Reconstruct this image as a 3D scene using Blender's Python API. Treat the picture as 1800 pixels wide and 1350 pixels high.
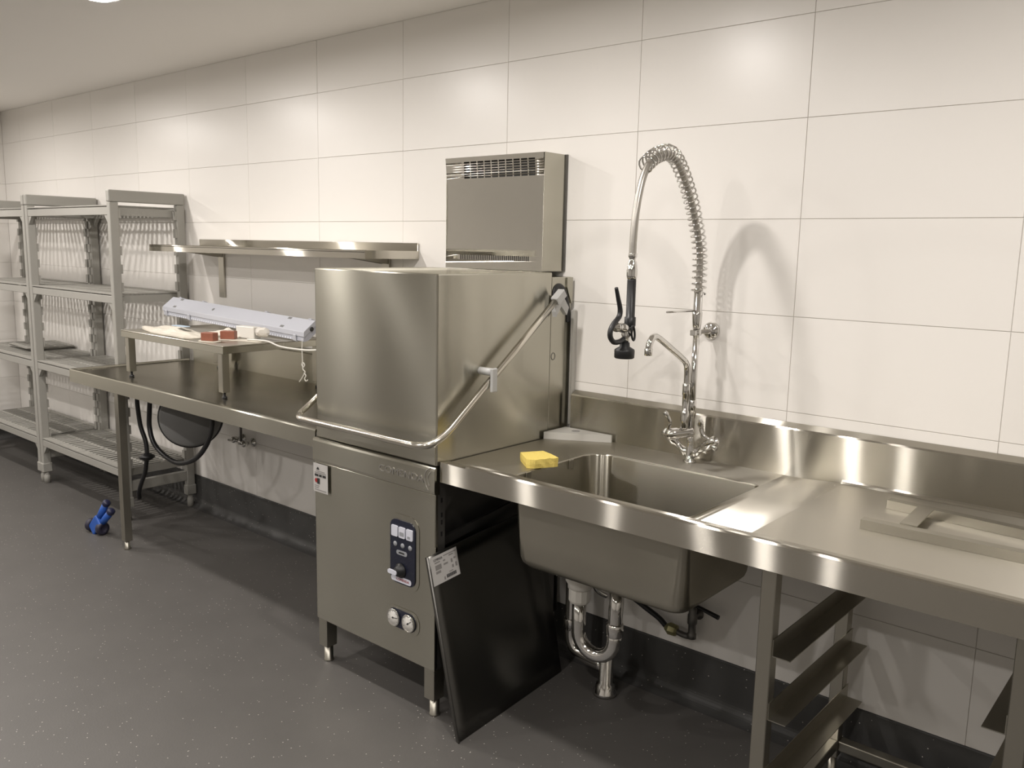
import bpy, bmesh, math, random
from mathutils import Vector, Matrix
random.seed(7)
R = math.radians
C = bpy.context.scene.collection
for o in list(bpy.data.objects):
    bpy.data.objects.remove(o)

# ------------------------------------------------------------------ camera, world, exposure
cd = bpy.data.cameras.new('camera')
cam = bpy.data.objects.new('camera', cd); C.objects.link(cam)
cam.location = (4.0784, -2.6083, 1.5861)
cam.rotation_euler = (R(80.973), R(-1.154), R(40.674))
cd.sensor_width = 36.0
cd.lens = 1511.7 / 1800 * 36
cd.clip_start = 0.02
sc = bpy.context.scene
sc.camera = cam
w = bpy.data.worlds.new('world'); sc.world = w
w.use_nodes = True
w.node_tree.nodes['Background'].inputs[0].default_value = (0.9, 0.85, 0.78, 1)
w.node_tree.nodes['Background'].inputs[1].default_value = 0.0
sc.view_settings.view_transform = 'Standard'
sc.view_settings.look = 'None'
sc.view_settings.gamma = 1.0
sc.view_settings.use_curve_mapping = False
sc.view_settings.exposure = 0.0
sc.cycles.use_denoising = True
sc.cycles.max_bounces = 10
sc.cycles.diffuse_bounces = 5
sc.cycles.glossy_bounces = 5
sc.cycles.sample_clamp_indirect = 6.0
LAMP_POWER = 15.9      # watts of each downlight
LAMP_COLOR = (1.0, 0.945, 0.90)
LAMP_X = (-2.42, -0.90, 0.70, 2.31, 3.92)
LAMP_Y = (-1.06, -2.45, -3.75)

# ------------------------------------------------------------------ materials
MATS = {}
def new_mat(name):
    m = bpy.data.materials.new(name); m.use_nodes = True
    MATS[name] = m
    nt = m.node_tree
    return m, nt, nt.nodes['Principled BSDF']

def plain(name, col, rough=0.5, metal=0.0, noise=0.0, scale=30.0, bump=0.0, spec=0.5, coat=0.0, emit=0.0):
    m, nt, b = new_mat(name)
    b.inputs['Base Color'].default_value = (*col, 1)
    b.inputs['Roughness'].default_value = rough
    b.inputs['Metallic'].default_value = metal
    b.inputs['Specular IOR Level'].default_value = spec
    b.inputs['Coat Weight'].default_value = coat
    tc = nt.nodes.new('ShaderNodeTexCoord')
    n = nt.nodes.new('ShaderNodeTexNoise')
    n.inputs['Scale'].default_value = scale
    n.inputs['Detail'].default_value = 4
    nt.links.new(tc.outputs['Object'], n.inputs['Vector'])
    mr = nt.nodes.new('ShaderNodeMapRange')
    mr.inputs['To Min'].default_value = max(0, rough - 0.06)
    mr.inputs['To Max'].default_value = rough + 0.06
    nt.links.new(n.outputs['Fac'], mr.inputs['Value'])
    nt.links.new(mr.outputs['Result'], b.inputs['Roughness'])
    if noise:
        mx = nt.nodes.new('ShaderNodeMix'); mx.data_type = 'RGBA'
        mx.inputs['A'].default_value = (*[c * (1 - noise) for c in col], 1)
        mx.inputs['B'].default_value = (*[min(1, c * (1 + noise)) for c in col], 1)
        nt.links.new(n.outputs['Fac'], mx.inputs['Factor'])
        nt.links.new(mx.outputs['Result'], b.inputs['Base Color'])
    if bump:
        bp = nt.nodes.new('ShaderNodeBump'); bp.inputs['Strength'].default_value = bump
        bp.inputs['Distance'].default_value = 0.002
        nt.links.new(n.outputs['Fac'], bp.inputs['Height'])
        nt.links.new(bp.outputs['Normal'], b.inputs['Normal'])
    if emit:
        b.inputs['Emission Color'].default_value = (*LAMP_COLOR, 1)
        b.inputs['Emission Strength'].default_value = emit
    return m

def steel(name, col, rough, aniso, grain, scale):
    """brushed stainless steel: sharp along the grain, smeared across it"""
    m, nt, b = new_mat(name)
    nt.nodes.remove(b)
    gl = nt.nodes.new('ShaderNodeBsdfAnisotropic')
    gl.distribution = 'MULTI_GGX'
    nt.links.new(gl.outputs[0], nt.nodes['Material Output'].inputs['Surface'])
    gl.inputs['Anisotropy'].default_value = aniso
    tg = nt.nodes.new('ShaderNodeCombineXYZ')
    for i in range(3):
        tg.inputs[i].default_value = grain[i]
    nt.links.new(tg.outputs[0], gl.inputs['Tangent'])
    tc = nt.nodes.new('ShaderNodeTexCoord')
    n2 = nt.nodes.new('ShaderNodeTexNoise'); n2.inputs['Scale'].default_value = scale
    n2.inputs['Detail'].default_value = 3
    nt.links.new(tc.outputs['Object'], n2.inputs['Vector'])
    mr = nt.nodes.new('ShaderNodeMapRange')
    mr.inputs['From Min'].default_value = 0.3; mr.inputs['From Max'].default_value = 0.7
    mr.inputs['To Min'].default_value = rough - 0.01; mr.inputs['To Max'].default_value = rough + 0.01
    nt.links.new(n2.outputs['Fac'], mr.inputs['Value'])
    nt.links.new(mr.outputs['Result'], gl.inputs['Roughness'])
    mx = nt.nodes.new('ShaderNodeMix'); mx.data_type = 'RGBA'
    mx.inputs['A'].default_value = (*[c * 0.97 for c in col], 1)
    mx.inputs['B'].default_value = (*[c * 1.03 for c in col], 1)
    nt.links.new(n2.outputs['Fac'], mx.inputs['Factor'])
    nt.links.new(mx.outputs['Result'], gl.inputs['Color'])
    return m

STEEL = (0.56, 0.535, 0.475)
steel('steel', STEEL, 0.18, 0.885, (1.0, 0.06, 0.0), 2.5)
steel('steel_hood', (0.46, 0.445, 0.385), 0.20, 0.74, (1.0, 0.06, 0.0), 2.5)
steel('steel_top', STEEL, 0.30, 0.58, (1.0, 0.06, 0.0), 2.5)
steel('steel_vertical', (0.58, 0.56, 0.51), 0.24, 0.60, (0.03, 0.06, 1.0), 2.5)
steel('steel_sheet', (0.47, 0.45, 0.40), 0.21, 0.45, (1.0, 0.06, 0.0), 2.5)
steel('steel_tube', (0.46, 0.44, 0.385), 0.33, 0.10, (0.3, 0.2, 1.0), 5.0)
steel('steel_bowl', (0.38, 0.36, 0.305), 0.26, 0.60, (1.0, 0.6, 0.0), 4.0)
steel('steel_dark_reflection', (0.15, 0.147, 0.137), 0.30, 0.3, (1.0, 1.0, 0.3), 3.0)  # dark base colour stands in for the dark surroundings this steel reflects
plain('chrome', (0.72, 0.71, 0.69), 0.09, 1.0)
plain('handle_metal', (0.66, 0.63, 0.56), 0.17, 1.0)
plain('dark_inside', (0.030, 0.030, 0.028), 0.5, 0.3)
plain('inner_steel', (0.16, 0.155, 0.145), 0.42, 0.8)
plain('black_rubber', (0.010, 0.010, 0.011), 0.42)
plain('black_hose', (0.012, 0.012, 0.013), 0.35)
plain('grey_plastic', (0.32, 0.31, 0.28), 0.50, noise=0.04, scale=8)
plain('light_grey_plastic', (0.44, 0.44, 0.43), 0.4)
plain('reel_grey', (0.17, 0.17, 0.165), 0.45)
plain('fixture_grey', (0.44, 0.45, 0.49), 0.35)
plain('lens_plastic', (0.40, 0.41, 0.46), 0.22, noise=0.06, scale=60)
plain('white_plastic', (0.64, 0.62, 0.57), 0.4)
plain('rib_white', (0.62, 0.64, 0.70), 0.3)
plain('paper', (0.60, 0.56, 0.48), 0.6, noise=0.05, scale=20, bump=0.2)
plain('blue_print', (0.42, 0.52, 0.62), 0.5)
plain('copper_box', (0.24, 0.085, 0.05), 0.45, noise=0.15, scale=60)
plain('clear_plastic', (0.60, 0.57, 0.52), 0.15, coat=0.6)
plain('sponge_yellow', (0.72, 0.57, 0.16), 0.9, noise=0.16, scale=220, bump=0.9, spec=0.1)
plain('blue_plastic', (0.02, 0.085, 0.36), 0.35)
plain('dark_blue', (0.012, 0.014, 0.045), 0.45)
plain('wheel_dark', (0.02, 0.018, 0.035), 0.5)
plain('panel_navy', (0.012, 0.014, 0.028), 0.28)
plain('button_white', (0.62, 0.63, 0.70), 0.35)
plain('lamp_grey', (0.30, 0.31, 0.33), 0.3)
plain('sticker_white', (0.46, 0.445, 0.425), 0.5)
plain('print_black', (0.02, 0.02, 0.02), 0.6)
plain('print_grey', (0.22, 0.21, 0.20), 0.6)
plain('print_red', (0.30, 0.02, 0.02), 0.6)
plain('dial_white', (0.75, 0.73, 0.69), 0.3)
plain('brass_green', (0.30, 0.28, 0.14), 0.4, 0.6)
plain('ceiling_paint', (0.90, 0.875, 0.84), 0.75, noise=0.01, scale=3)
plain('wall_paint', (0.42, 0.405, 0.375), 0.6, noise=0.02, scale=3)
plain('grout', (0.58, 0.56, 0.52), 0.8)
plain('lamp_trim', (0.85, 0.84, 0.82), 0.4)
plain('lamp_diffuser', (0.9, 0.9, 0.9), 0.4, emit=40.0)
plain('conduit_white', (0.43, 0.42, 0.39), 0.4)

def tile_mat():
    m, nt, b = new_mat('wall_tile')
    tc = nt.nodes.new('ShaderNodeTexCoord')
    oi = nt.nodes.new('ShaderNodeObjectInfo')
    n = nt.nodes.new('ShaderNodeTexNoise'); n.inputs['Scale'].default_value = 2.0
    nt.links.new(tc.outputs['Object'], n.inputs['Vector'])
    ad = nt.nodes.new('ShaderNodeMath'); ad.operation = 'ADD'
    nt.links.new(oi.outputs['Random'], ad.inputs[0]); nt.links.new(n.outputs['Fac'], ad.inputs[1])
    mr = nt.nodes.new('ShaderNodeMapRange'); mr.inputs['From Max'].default_value = 2.0
    nt.links.new(ad.outputs[0], mr.inputs['Value'])
    mx = nt.nodes.new('ShaderNodeMix'); mx.data_type = 'RGBA'
    mx.inputs['A'].default_value = (0.77, 0.745, 0.705, 1)
    mx.inputs['B'].default_value = (0.80, 0.775, 0.735, 1)
    nt.links.new(mr.outputs['Result'], mx.inputs['Factor'])
    nt.links.new(mx.outputs['Result'], b.inputs['Base Color'])
    b.inputs['Roughness'].default_value = 0.31
    b.inputs['Specular IOR Level'].default_value = 0.45
    return m
tile_mat()

def floor_mat(name, base):
    m, nt, b = new_mat(name)
    tc = nt.nodes.new('ShaderNodeTexCoord')
    n = nt.nodes.new('ShaderNodeTexNoise'); n.inputs['Scale'].default_value = 5.0
    n.inputs['Detail'].default_value = 5
    nt.links.new(tc.outputs['Object'], n.inputs['Vector'])
    mx = nt.nodes.new('ShaderNodeMix'); mx.data_type = 'RGBA'
    mx.inputs['A'].default_value = (*[c * 0.88 for c in base], 1)
    mx.inputs['B'].default_value = (*[c * 1.12 for c in base], 1)
    nt.links.new(n.outputs['Fac'], mx.inputs['Factor'])
    # fine speckle and bright flecks of the safety flooring
    v = nt.nodes.new('ShaderNodeTexVoronoi'); v.inputs['Scale'].default_value = 85.0
    nt.links.new(tc.outputs['Object'], v.inputs['Vector'])
    sep = nt.nodes.new('ShaderNodeSeparateColor'); nt.links.new(v.outputs['Color'], sep.inputs[0])
    lt = nt.nodes.new('ShaderNodeMath'); lt.operation = 'LESS_THAN'; lt.inputs[1].default_value = 0.15
    nt.links.new(v.outputs['Distance'], lt.inputs[0])
    gt = nt.nodes.new('ShaderNodeMath'); gt.operation = 'GREATER_THAN'; gt.inputs[1].default_value = 0.86
    nt.links.new(sep.outputs[0], gt.inputs[0])
    mu = nt.nodes.new('ShaderNodeMath'); mu.operation = 'MULTIPLY'
    nt.links.new(lt.outputs[0], mu.inputs[0]); nt.links.new(gt.outputs[0], mu.inputs[1])
    mx2 = nt.nodes.new('ShaderNodeMix'); mx2.data_type = 'RGBA'
    nt.links.new(mu.outputs[0], mx2.inputs['Factor'])
    nt.links.new(mx.outputs['Result'], mx2.inputs['A'])
    mx2.inputs['B'].default_value = (0.50, 0.47, 0.43, 1)
    nt.links.new(mx2.outputs['Result'], b.inputs['Base Color'])
    b.inputs['Roughness'].default_value = 0.48
    n2 = nt.nodes.new('ShaderNodeTexNoise'); n2.inputs['Scale'].default_value = 160.0
    nt.links.new(tc.outputs['Object'], n2.inputs['Vector'])
    bp = nt.nodes.new('ShaderNodeBump'); bp.inputs['Strength'].default_value = 0.15
    bp.inputs['Distance'].default_value = 0.002
    nt.links.new(n2.outputs['Fac'], bp.inputs['Height'])
    nt.links.new(bp.outputs['Normal'], b.inputs['Normal'])
    return m
floor_mat('floor_vinyl', (0.086, 0.081, 0.075))
floor_mat('skirting_vinyl', (0.050, 0.049, 0.047))

# ------------------------------------------------------------------ mesh builder
def catmull(pts, n=8):
    pts = [Vector(p) for p in pts]
    out = []
    for i in range(len(pts) - 1):
        p0 = pts[max(i - 1, 0)]; p1 = pts[i]; p2 = pts[i + 1]; p3 = pts[min(i + 2, len(pts) - 1)]
        for k in range(n):
            t = k / n
            out.append(0.5 * ((2 * p1) + (p2 - p0) * t + (2 * p0 - 5 * p1 + 4 * p2 - p3) * t * t + (3 * p1 - p0 - 3 * p2 + p3) * t ** 3))
    out.append(pts[-1])
    return out

def rrect(x0, x1, y0, y1, r, n=5):
    """rounded rectangle, counter-clockwise"""
    out = []
    for cx, cy, a in ((x1 - r, y0 + r, -90), (x1 - r, y1 - r, 0), (x0 + r, y1 - r, 90), (x0 + r, y0 + r, 180)):
        for k in range(n + 1):
            t = R(a + 90 * k / n)
            out.append((cx + r * math.cos(t), cy + r * math.sin(t)))
    return out

def rrect4(x0, x1, y0, y1, rr, n=5):
    """rounded rectangle with its own radius at each corner: front right, back right, back left, front left"""
    out = []
    r0, r1, r2, r3 = rr
    for cx, cy, a, r in ((x1 - r0, y0 + r0, -90, r0), (x1 - r1, y1 - r1, 0, r1), (x0 + r2, y1 - r2, 90, r2), (x0 + r3, y0 + r3, 180, r3)):
        for k in range(n + 1):
            t = R(a + 90 * k / n)
            out.append((cx + r * math.cos(t), cy + r * math.sin(t)))
    return out

class MB:
    def __init__(self):
        self.bm = bmesh.new()
    def box(self, x0, x1, y0, y1, z0, z1, bev=0.0, seg=1, mat=None):
        vs = [self.bm.verts.new(((x0, x1)[i], (y0, y1)[j], (z0, z1)[k])) for i in (0, 1) for j in (0, 1) for k in (0, 1)]
        idx = ((0, 1, 3, 2), (4, 6, 7, 5), (0, 4, 5, 1), (2, 3, 7, 6), (0, 2, 6, 4), (1, 5, 7, 3))
        fs = [self.bm.faces.new([vs[i] for i in f]) for f in idx]
        if mat is not None:
            bmesh.ops.transform(self.bm, matrix=mat, verts=vs)
        if bev:
            es = list({e for f in fs for e in f.edges})
            bmesh.ops.bevel(self.bm, geom=es, offset=bev, segments=seg, profile=0.5, affect='EDGES')
        return self
    def prism(self, poly, axis, a, b, smooth=False):
        """poly: 2D points in the two other axes (order x<y<z), extruded along axis from a to b"""
        def P(u, v, t):
            return {'x': (t, u, v), 'y': (u, t, v), 'z': (u, v, t)}[axis]
        A = [self.bm.verts.new(P(u, v, a)) for u, v in poly]
        B = [self.bm.verts.new(P(u, v, b)) for u, v in poly]
        n = len(poly)
        for i in range(n):
            f = self.bm.faces.new((A[i], A[(i + 1) % n], B[(i + 1) % n], B[i])); f.smooth = smooth
        self.bm.faces.new(A[::-1]); self.bm.faces.new(B)
        return self
    def tube(self, pts, r, n=10, caps=True, closed=False, flat=None):
        pts = [Vector(p) for p in pts]
        m = len(pts)
        rs = r if isinstance(r, (list, tuple)) else [r] * m
        rings = []
        t0 = (pts[1] - pts[0]).normalized()
        up = Vector((0, 0, 1)) if abs(t0.z) < 0.9 else Vector((1, 0, 0))
        nrm = (up - t0 * up.dot(t0)).normalized()
        for i in range(m):
            if closed:
                t = (pts[(i + 1) % m] - pts[i - 1]).normalized()
            else:
                t = (pts[min(i + 1, m - 1)] - pts[max(i - 1, 0)]).normalized()
            nrm = (nrm - t * nrm.dot(t))
            nrm = nrm.normalized() if nrm.length > 1e-6 else t.orthogonal().normalized()
            bn = t.cross(nrm)
            ring = []
            for k in range(n):
                a = 2 * math.pi * k / n
                d = nrm * math.cos(a) + bn * math.sin(a)
                if flat:
                    ax, f = flat
                    d = d - Vector(ax) * d.dot(Vector(ax)) * (1 - f)
                ring.append(self.bm.verts.new(pts[i] + d * rs[i]))
            rings.append(ring)
        for i in range(m if closed else m - 1):
            A, B = rings[i], rings[(i + 1) % m]
            for k in range(n):
                f = self.bm.faces.new((A[k], A[(k + 1) % n], B[(k + 1) % n], B[k])); f.smooth = True
        if caps and not closed:
            self.bm.faces.new(rings[0][::-1]); self.bm.faces.new(rings[-1])
        return self
    def cyl(self, p0, p1, r, r2=None, n=20):
        return self.tube([p0, p1], [r, r if r2 is None else r2], n)
    def lathe(self, c, d, prof, n=24, smooth=True):
        """profile [(radius, distance along d)] turned about the axis through c along d"""
        c = Vector(c); d = Vector(d).normalized()
        u = d.orthogonal().normalized(); v = d.cross(u)
        rings = []
        for r, h in prof:
            rings.append([self.bm.verts.new(c + d * h + (u * math.cos(2 * math.pi * k / n) + v * math.sin(2 * math.pi * k / n)) * max(r, 1e-5)) for k in range(n)])
        for A, B in zip(rings, rings[1:]):
            for k in range(n):
                f = self.bm.faces.new((A[k], A[(k + 1) % n], B[(k + 1) % n], B[k])); f.smooth = smooth
        self.bm.faces.new(rings[0][::-1]); self.bm.faces.new(rings[-1])
        return self
    def quad(self, *p):
        self.bm.faces.new([self.bm.verts.new(q) for q in p]); return self
    def mesh(self, name, mat, origin=(0, 0, 0), fix=True):
        if fix:
            bmesh.ops.recalc_face_normals(self.bm, faces=self.bm.faces[:])
        bmesh.ops.translate(self.bm, verts=self.bm.verts[:], vec=-Vector(origin))
        me = bpy.data.meshes.new(name)
        self.bm.to_mesh(me); self.bm.free()
        me.materials.append(MATS[mat])
        return me
    def build(self, name, mat, parent=None, fix=True):
        og = origin_of(parent)
        me = self.mesh(name, mat, og, fix)
        o = bpy.data.objects.new(name, me); C.objects.link(o)
        if parent is not None:
            o.parent = parent
        return o

ORIG = {}
def origin_of(o):
    while o is not None:
        if o.name in ORIG:
            return ORIG[o.name]
        o = o.parent
    return (0, 0, 0)

def thing(name, label, cat, loc, group=None):
    o = bpy.data.objects.new(name, None); C.objects.link(o)
    o.empty_display_size = 0.1
    o.location = loc; ORIG[o.name] = tuple(loc)
    o['label'] = label; o['category'] = cat
    if group: o['group'] = group
    return o
def tag(o, label, cat, group=None):
    o['label'] = label; o['category'] = cat
    if group: o['group'] = group
    return o
def struct(o):
    o['kind'] = 'structure'; return o
def piece(name, me, parent, loc, rot=(0, 0, 0), scale=(1, 1, 1)):
    o = bpy.data.objects.new(name, me); C.objects.link(o)
    o.parent = parent; o.location = loc; o.rotation_euler = rot; o.scale = scale
    return o
def text(name, body, size, mat, parent, M, extrude=0.0006, width=None, spacing=1.0):
    cu = bpy.data.curves.new(name, 'FONT'); cu.body = body; cu.size = size; cu.extrude = extrude
    cu.align_x = 'CENTER'; cu.align_y = 'CENTER'; cu.space_character = spacing; cu.resolution_u = 3
    tmp = bpy.data.objects.new('tmp', cu); C.objects.link(tmp)
    bpy.context.view_layer.update()
    me = bpy.data.meshes.new_from_object(tmp.evaluated_get(bpy.context.evaluated_depsgraph_get()))
    bpy.data.objects.remove(tmp); bpy.data.curves.remove(cu)
    if width:
        xs = [v.co.x for v in me.vertices]; k = width / (max(xs) - min(xs))
        me.transform(Matrix.Diagonal((k, 1, 1, 1)))
    me.transform(M)
    me.transform(Matrix.Translation(-Vector(origin_of(parent))))
    me.materials.clear(); me.materials.append(MATS[mat])
    o = bpy.data.objects.new(name, me); C.objects.link(o); o.parent = parent
    return o
def front_matrix(x, y, z):
    """text plane facing -y (towards the room) at x, y, z"""
    return Matrix.Translation((x, y, z)) @ Matrix.Rotation(R(90), 4, 'X')

# ------------------------------------------------------------------ room shell
X0, X1, Y0, ZC = -3.34, 5.40, -5.20, 2.53
floor = struct(MB().box(X0 - .2, X1 + .2, Y0 - .2, 0.2, -0.1, 0.0).build('floor', 'floor_vinyl'))
ceiling = struct(MB().box(X0 - .2, X1 + .2, Y0 - .2, 0.2, ZC, ZC + 0.1).build('ceiling', 'ceiling_paint'))
wall_back = struct(MB().box(X0 - .2, X1 + .2, 0.003, 0.2, 0, ZC).build('wall_back', 'grout'))
wall_left = struct(MB().box(X0 - .2, X0 - 0.003, Y0, 0.003, 0, ZC).build('wall_left', 'grout'))
wall_right = struct(MB().box(X1, X1 + .2, Y0, 0.003, 0, ZC).build('wall_right', 'wall_paint'))
wall_front = struct(MB().box(X0 - .2, X1 + .2, Y0 - .2, Y0, 0, ZC).build('wall_front', 'wall_paint'))

g = 0.0008
tile_me = MB().box(g, 0.6 - g, 0.0, 0.007, g, 0.3 - g, bev=0.0007).mesh('tile', 'wall_tile')
tile_side = MB().box(-0.007, 0.0, g, 0.6 - g, g, 0.3 - g, bev=0.0007).mesh('tile_side', 'wall_tile')
for row in range(8):
    z = 0.19 + 0.3 * row
    sz = 1.0 if row < 7 else 0.8
    for col in range(-6, 9):
        x = 0.6 * col; sx = 1.0
        if col == -6:
            x = X0; sx = (-3.0 - X0) / 0.6
        tw = (random.uniform(-.0008, .0008), 0, random.uniform(-.0006, .0006))
        piece('tile', tile_me, wall_back, (x, random.uniform(-.0002, .0002), z), tw, (sx, 1, sz))
    for col in range(9):
        y = -0.6 * (col + 1); sy = 1.0
        if col == 8:
            y = Y0; sy = (-4.8 - Y0) / 0.6
        piece('tile', tile_side, wall_left, (X0, y, z), (0, 0, 0), (1, sy, sz))
cove = [(0.004, 0.0), (-0.055, 0.0)] + [(-0.055 + 0.051 * math.sin(R(a)), 0.051 - 0.051 * math.cos(R(a)) + 0.0005) for a in range(10, 91, 10)] + [(-0.004, 0.186), (-0.001, 0.190), (0.004, 0.190)]
struct(MB().prism(cove, 'x', X0, X1).build('baseboard_back', 'skirting_vinyl'))
cove2 = [(X0 - u, v) for u, v in cove]
struct(MB().prism([(X0 - u - 0.0, v) for u, v in cove], 'y', Y0, 0.0).build('baseboard_left', 'skirting_vinyl'))

# ceiling downlights
for j, ly in enumerate(LAMP_Y):
    for lx in LAMP_X:
        t = thing('ceiling_light', 'round white surface mounted ceiling downlight, switched on', 'ceiling light', (lx, ly, ZC), 'ceiling downlights')
        MB().lathe((lx, ly, ZC - 0.0005), (0, 0, -1), [(0.090, 0), (0.090, 0.052), (0.087, 0.055), (0.070, 0.055), (0.055, 0.0535), (0.052, 0.051), (0.052, 0.038)]).build('trim_ring', 'lamp_trim', t)
        MB().lathe((lx, ly, ZC - 0.0490), (0, 0, -1), [(0.0515, 0), (0.0515, 0.008), (0.048, 0.014), (0.030, 0.0175), (0, 0.0185)]).build('diffuser', 'lamp_diffuser', t)
        ld = bpy.data.lights.new('lamp', 'AREA'); ld.shape = 'DISK'; ld.size = 0.100; ld.energy = LAMP_POWER; ld.color = LAMP_COLOR
        lo = bpy.data.objects.new('lamp', ld); C.objects.link(lo); lo.parent = t; lo.location = (0, 0, -0.0690)

# ------------------------------------------------------------------ sink bench (right)
BX0, BX1, BZ = 2.157, 4.62, 0.90
t = thing('sink_bench', 'long stainless steel bench with a deep sink, right of the dishwasher', 'bench', (3.3, -0.35, 0))
sink_bench = t
sx0, sx1, sy0, sy1, sr = 2.41, 3.02, -0.640, -0.200, (0.018, 0.022, 0.075, 0.018)
mb = MB()
zt, zb = BZ - 0.008, BZ - 0.010
mb.prism([(BX0, -0.662), (sx0, -0.662), (sx0, -0.030), (BX0, -0.030)], 'z', zb, zt)
rs = [(sx1, zt), (3.055, zt)] + [(3.055 + 0.150 * k / 8, zt + 0.008 * (3 * (k / 8) ** 2 - 2 * (k / 8) ** 3)) for k in range(1, 9)] + [(BX1, BZ)]
db = MB()
db.prism(rs + [(x, z - 0.002) for x, z in reversed(rs)], 'y', -0.662, -0.030)
for f in db.bm.faces:
    if len(f.verts) == 4 and max(v.co.x for v in f.verts) < 3.25 and max(v.co.x for v in f.verts) - min(v.co.x for v in f.verts) > 0.005:
        f.smooth = True
mb.prism([(sx0, -0.662), (sx1, -0.662), (sx1, sy0), (sx0, sy0)], 'z', zb, zt)
mb.prism([(sx0, sy1), (sx1, sy1), (sx1, -0.030), (sx0, -0.030)], 'z', zb, zt)
for cx, cy, a, q in ((sx0, sy0, 180, sr[3]), (sx1, sy0, 270, sr[0]), (sx1, sy1, 0, sr[1]), (sx0, sy1, 90, sr[2])):
    ccx = cx + (q if cx == sx0 else -q); ccy = cy + (q if cy == sy0 else -q)
    arc = [(ccx + q * math.cos(R(a + 90 * k / 6)), ccy + q * math.sin(R(a + 90 * k / 6))) for k in range(7)]
    mb.prism([(cx, cy)] + arc, 'z', zb, zt)
top = mb.build('sink_deck', 'steel_top', t)
db.build('drainboard', 'steel_top', t)
mb = MB()
mb.prism([(-0.706, 0.832), (-0.706, 0.899), (-0.703, 0.9045), (-0.698, 0.907), (-0.684, 0.907), (-0.668, 0.9005), (-0.660, 0.9002), (-0.658, 0.8925), (-0.658, 0.889), (-0.700, 0.889), (-0.700, 0.832)], 'x', 2.268, BX1)
mb.prism([(-0.706, 0.832), (-0.706, 0.897), (-0.703, 0.8985), (-0.690, 0.8975), (-0.658, 0.8925), (-0.658, 0.889), (-0.700, 0.889), (-0.700, 0.832)], 'x', BX0, 2.268)
mb.build('front_edge', 'steel', t)
mb = MB()
prof = [(-0.032, 0.888), (-0.032, 1.040), (-0.029, 1.045), (-0.006, 1.058), (-0.003, 1.058), (-0.003, 0.888)]
mb.prism(prof, 'x', 2.172, BX1)
mb.prism([(-0.040, 0.9005), (-0.034, 0.9065), (-0.0321, 0.9125), (-0.0321, 0.8985)], 'x', 3.20, BX1)
mb.build('splashback', 'steel', t)
# bowl
mb = MB()
levels = [(0.0, 0.8917, 0), (0.002, 0.886, .012), (0.005, 0.70, .035), (0.010, 0.630, .040), (0.014, 0.615, .042), (0.024, 0.604, .042), (0.045, 0.598, .04)]
rings = []
for ins, z, rr in levels:
    rings.append([mb.bm.verts.new((x, y, z)) for x, y in rrect4(sx0 + ins, sx1 - ins, sy0 + ins, sy1 - ins, [max(q, rr) for q in sr], 6)])
for A, B in zip(rings, rings[1:]):
    n = len(A)
    for k in range(n):
        f = mb.bm.faces.new((A[k], A[(k + 1) % n], B[(k + 1) % n], B[k])); f.smooth = True
cv = mb.bm.verts.new((2.53, -0.42, 0.592))
A = rings[-1]
for k in range(len(A)):
    f = mb.bm.faces.new((A[k], A[(k + 1) % len(A)], cv)); f.smooth = True
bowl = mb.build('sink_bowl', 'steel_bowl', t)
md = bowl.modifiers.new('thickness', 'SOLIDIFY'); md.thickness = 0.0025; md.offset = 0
# two hanging clips at the left rim and one at the back right
for (x, y) in ((sx0 + 0.006, -0.585), (sx0 + 0.006, -0.36)):
    MB().box(x - 0.002, x + 0.004, y, y + 0.022, 0.860, 0.8905, bev=0.001).build('rim_clip', 'steel_tube', t)
MB().lathe((2.53, -0.42, 0.5935), (0, 0, 1), [(0.044, 0), (0.044, 0.004), (0.034, 0.005), (0.028, 0.001), (0.0, 0.001)]).build('drain_ring', 'chrome', t)

def square_leg(x, y, z1, foot=0.06, s=0.019, mat='steel_tube', parent=None):
    l = MB().box(x - s, x + s, y - s, y + s, foot, z1, bev=0.002).build('leg', mat, parent)
    MB().lathe((x, y, 0.0), (0, 0, 1), [(0.017, 0), (0.019, 0.004), (0.013, 0.012), (0.013, foot + 0.002)], 14).build('foot', mat, l)
    return l
for x in (3.258, 3.812):
    square_leg(x, -0.642, 0.897, parent=t)
    square_leg(x, -0.085, 0.897, parent=t)
square_leg(4.56, -0.642, 0.897, parent=t); square_leg(4.56, -0.085, 0.897, parent=t)
# L-shaped basket runners between front and rear legs
def runner(x, s, z):
    a = x + s * 0.019; b = x + s * 0.066
    lo, hi = min(a, b), max(a, b)
    m_ = MB()
    m_.box(lo, hi, -0.655, -0.06, z, z + 0.0025)
    q = (a, a + s * 0.0025)
    m_.box(min(q), max(q), -0.655, -0.06, z + 0.0025, z + 0.045)
    return m_.build('runner', 'steel_tube', t)
for z in (0.595, 0.425, 0.245):
    runner(3.258, 1, z); runner(3.812, -1, z)
MB().box(3.240, 3.276, -0.623, -0.104, 0.085, 0.118, bev=0.002).build('stretcher', 'steel_tube', t)
MB().box(3.794, 3.830, -0.623, -0.104, 0.085, 0.118, bev=0.002).build('stretcher', 'steel_tube', t)
MB().box(3.277, 3.793, -0.103, -0.067, 0.085, 0.118, bev=0.004, seg=2).build('stretcher', 'steel_tube', t)
MB().box(2.20, 4.55, -0.066, -0.040, 0.852, 0.886).build('support_rail', 'inner_steel', t)

# ------------------------------------------------------------------ dishwasher
t = thing('dishwasher', 'stainless steel pass-through hood dishwasher with curved lift bar and vent tower', 'dishwasher', (1.835, -0.40, 0))
dw = t
HX0, HX1 = 1.522, 2.150
hood = MB().box(HX0, HX1, -0.716, -0.136, 0.8835, 1.500, bev=0.005, seg=2).build('hood', 'steel_hood', t)
MB().prism([(-0.717, 0.950), (-0.7185, 0.948), (-0.7185, 0.889), (-0.717, 0.887)], 'x', HX0 + .004, HX1 - .004).build('hood_hem', 'steel_hood', hood)
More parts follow.
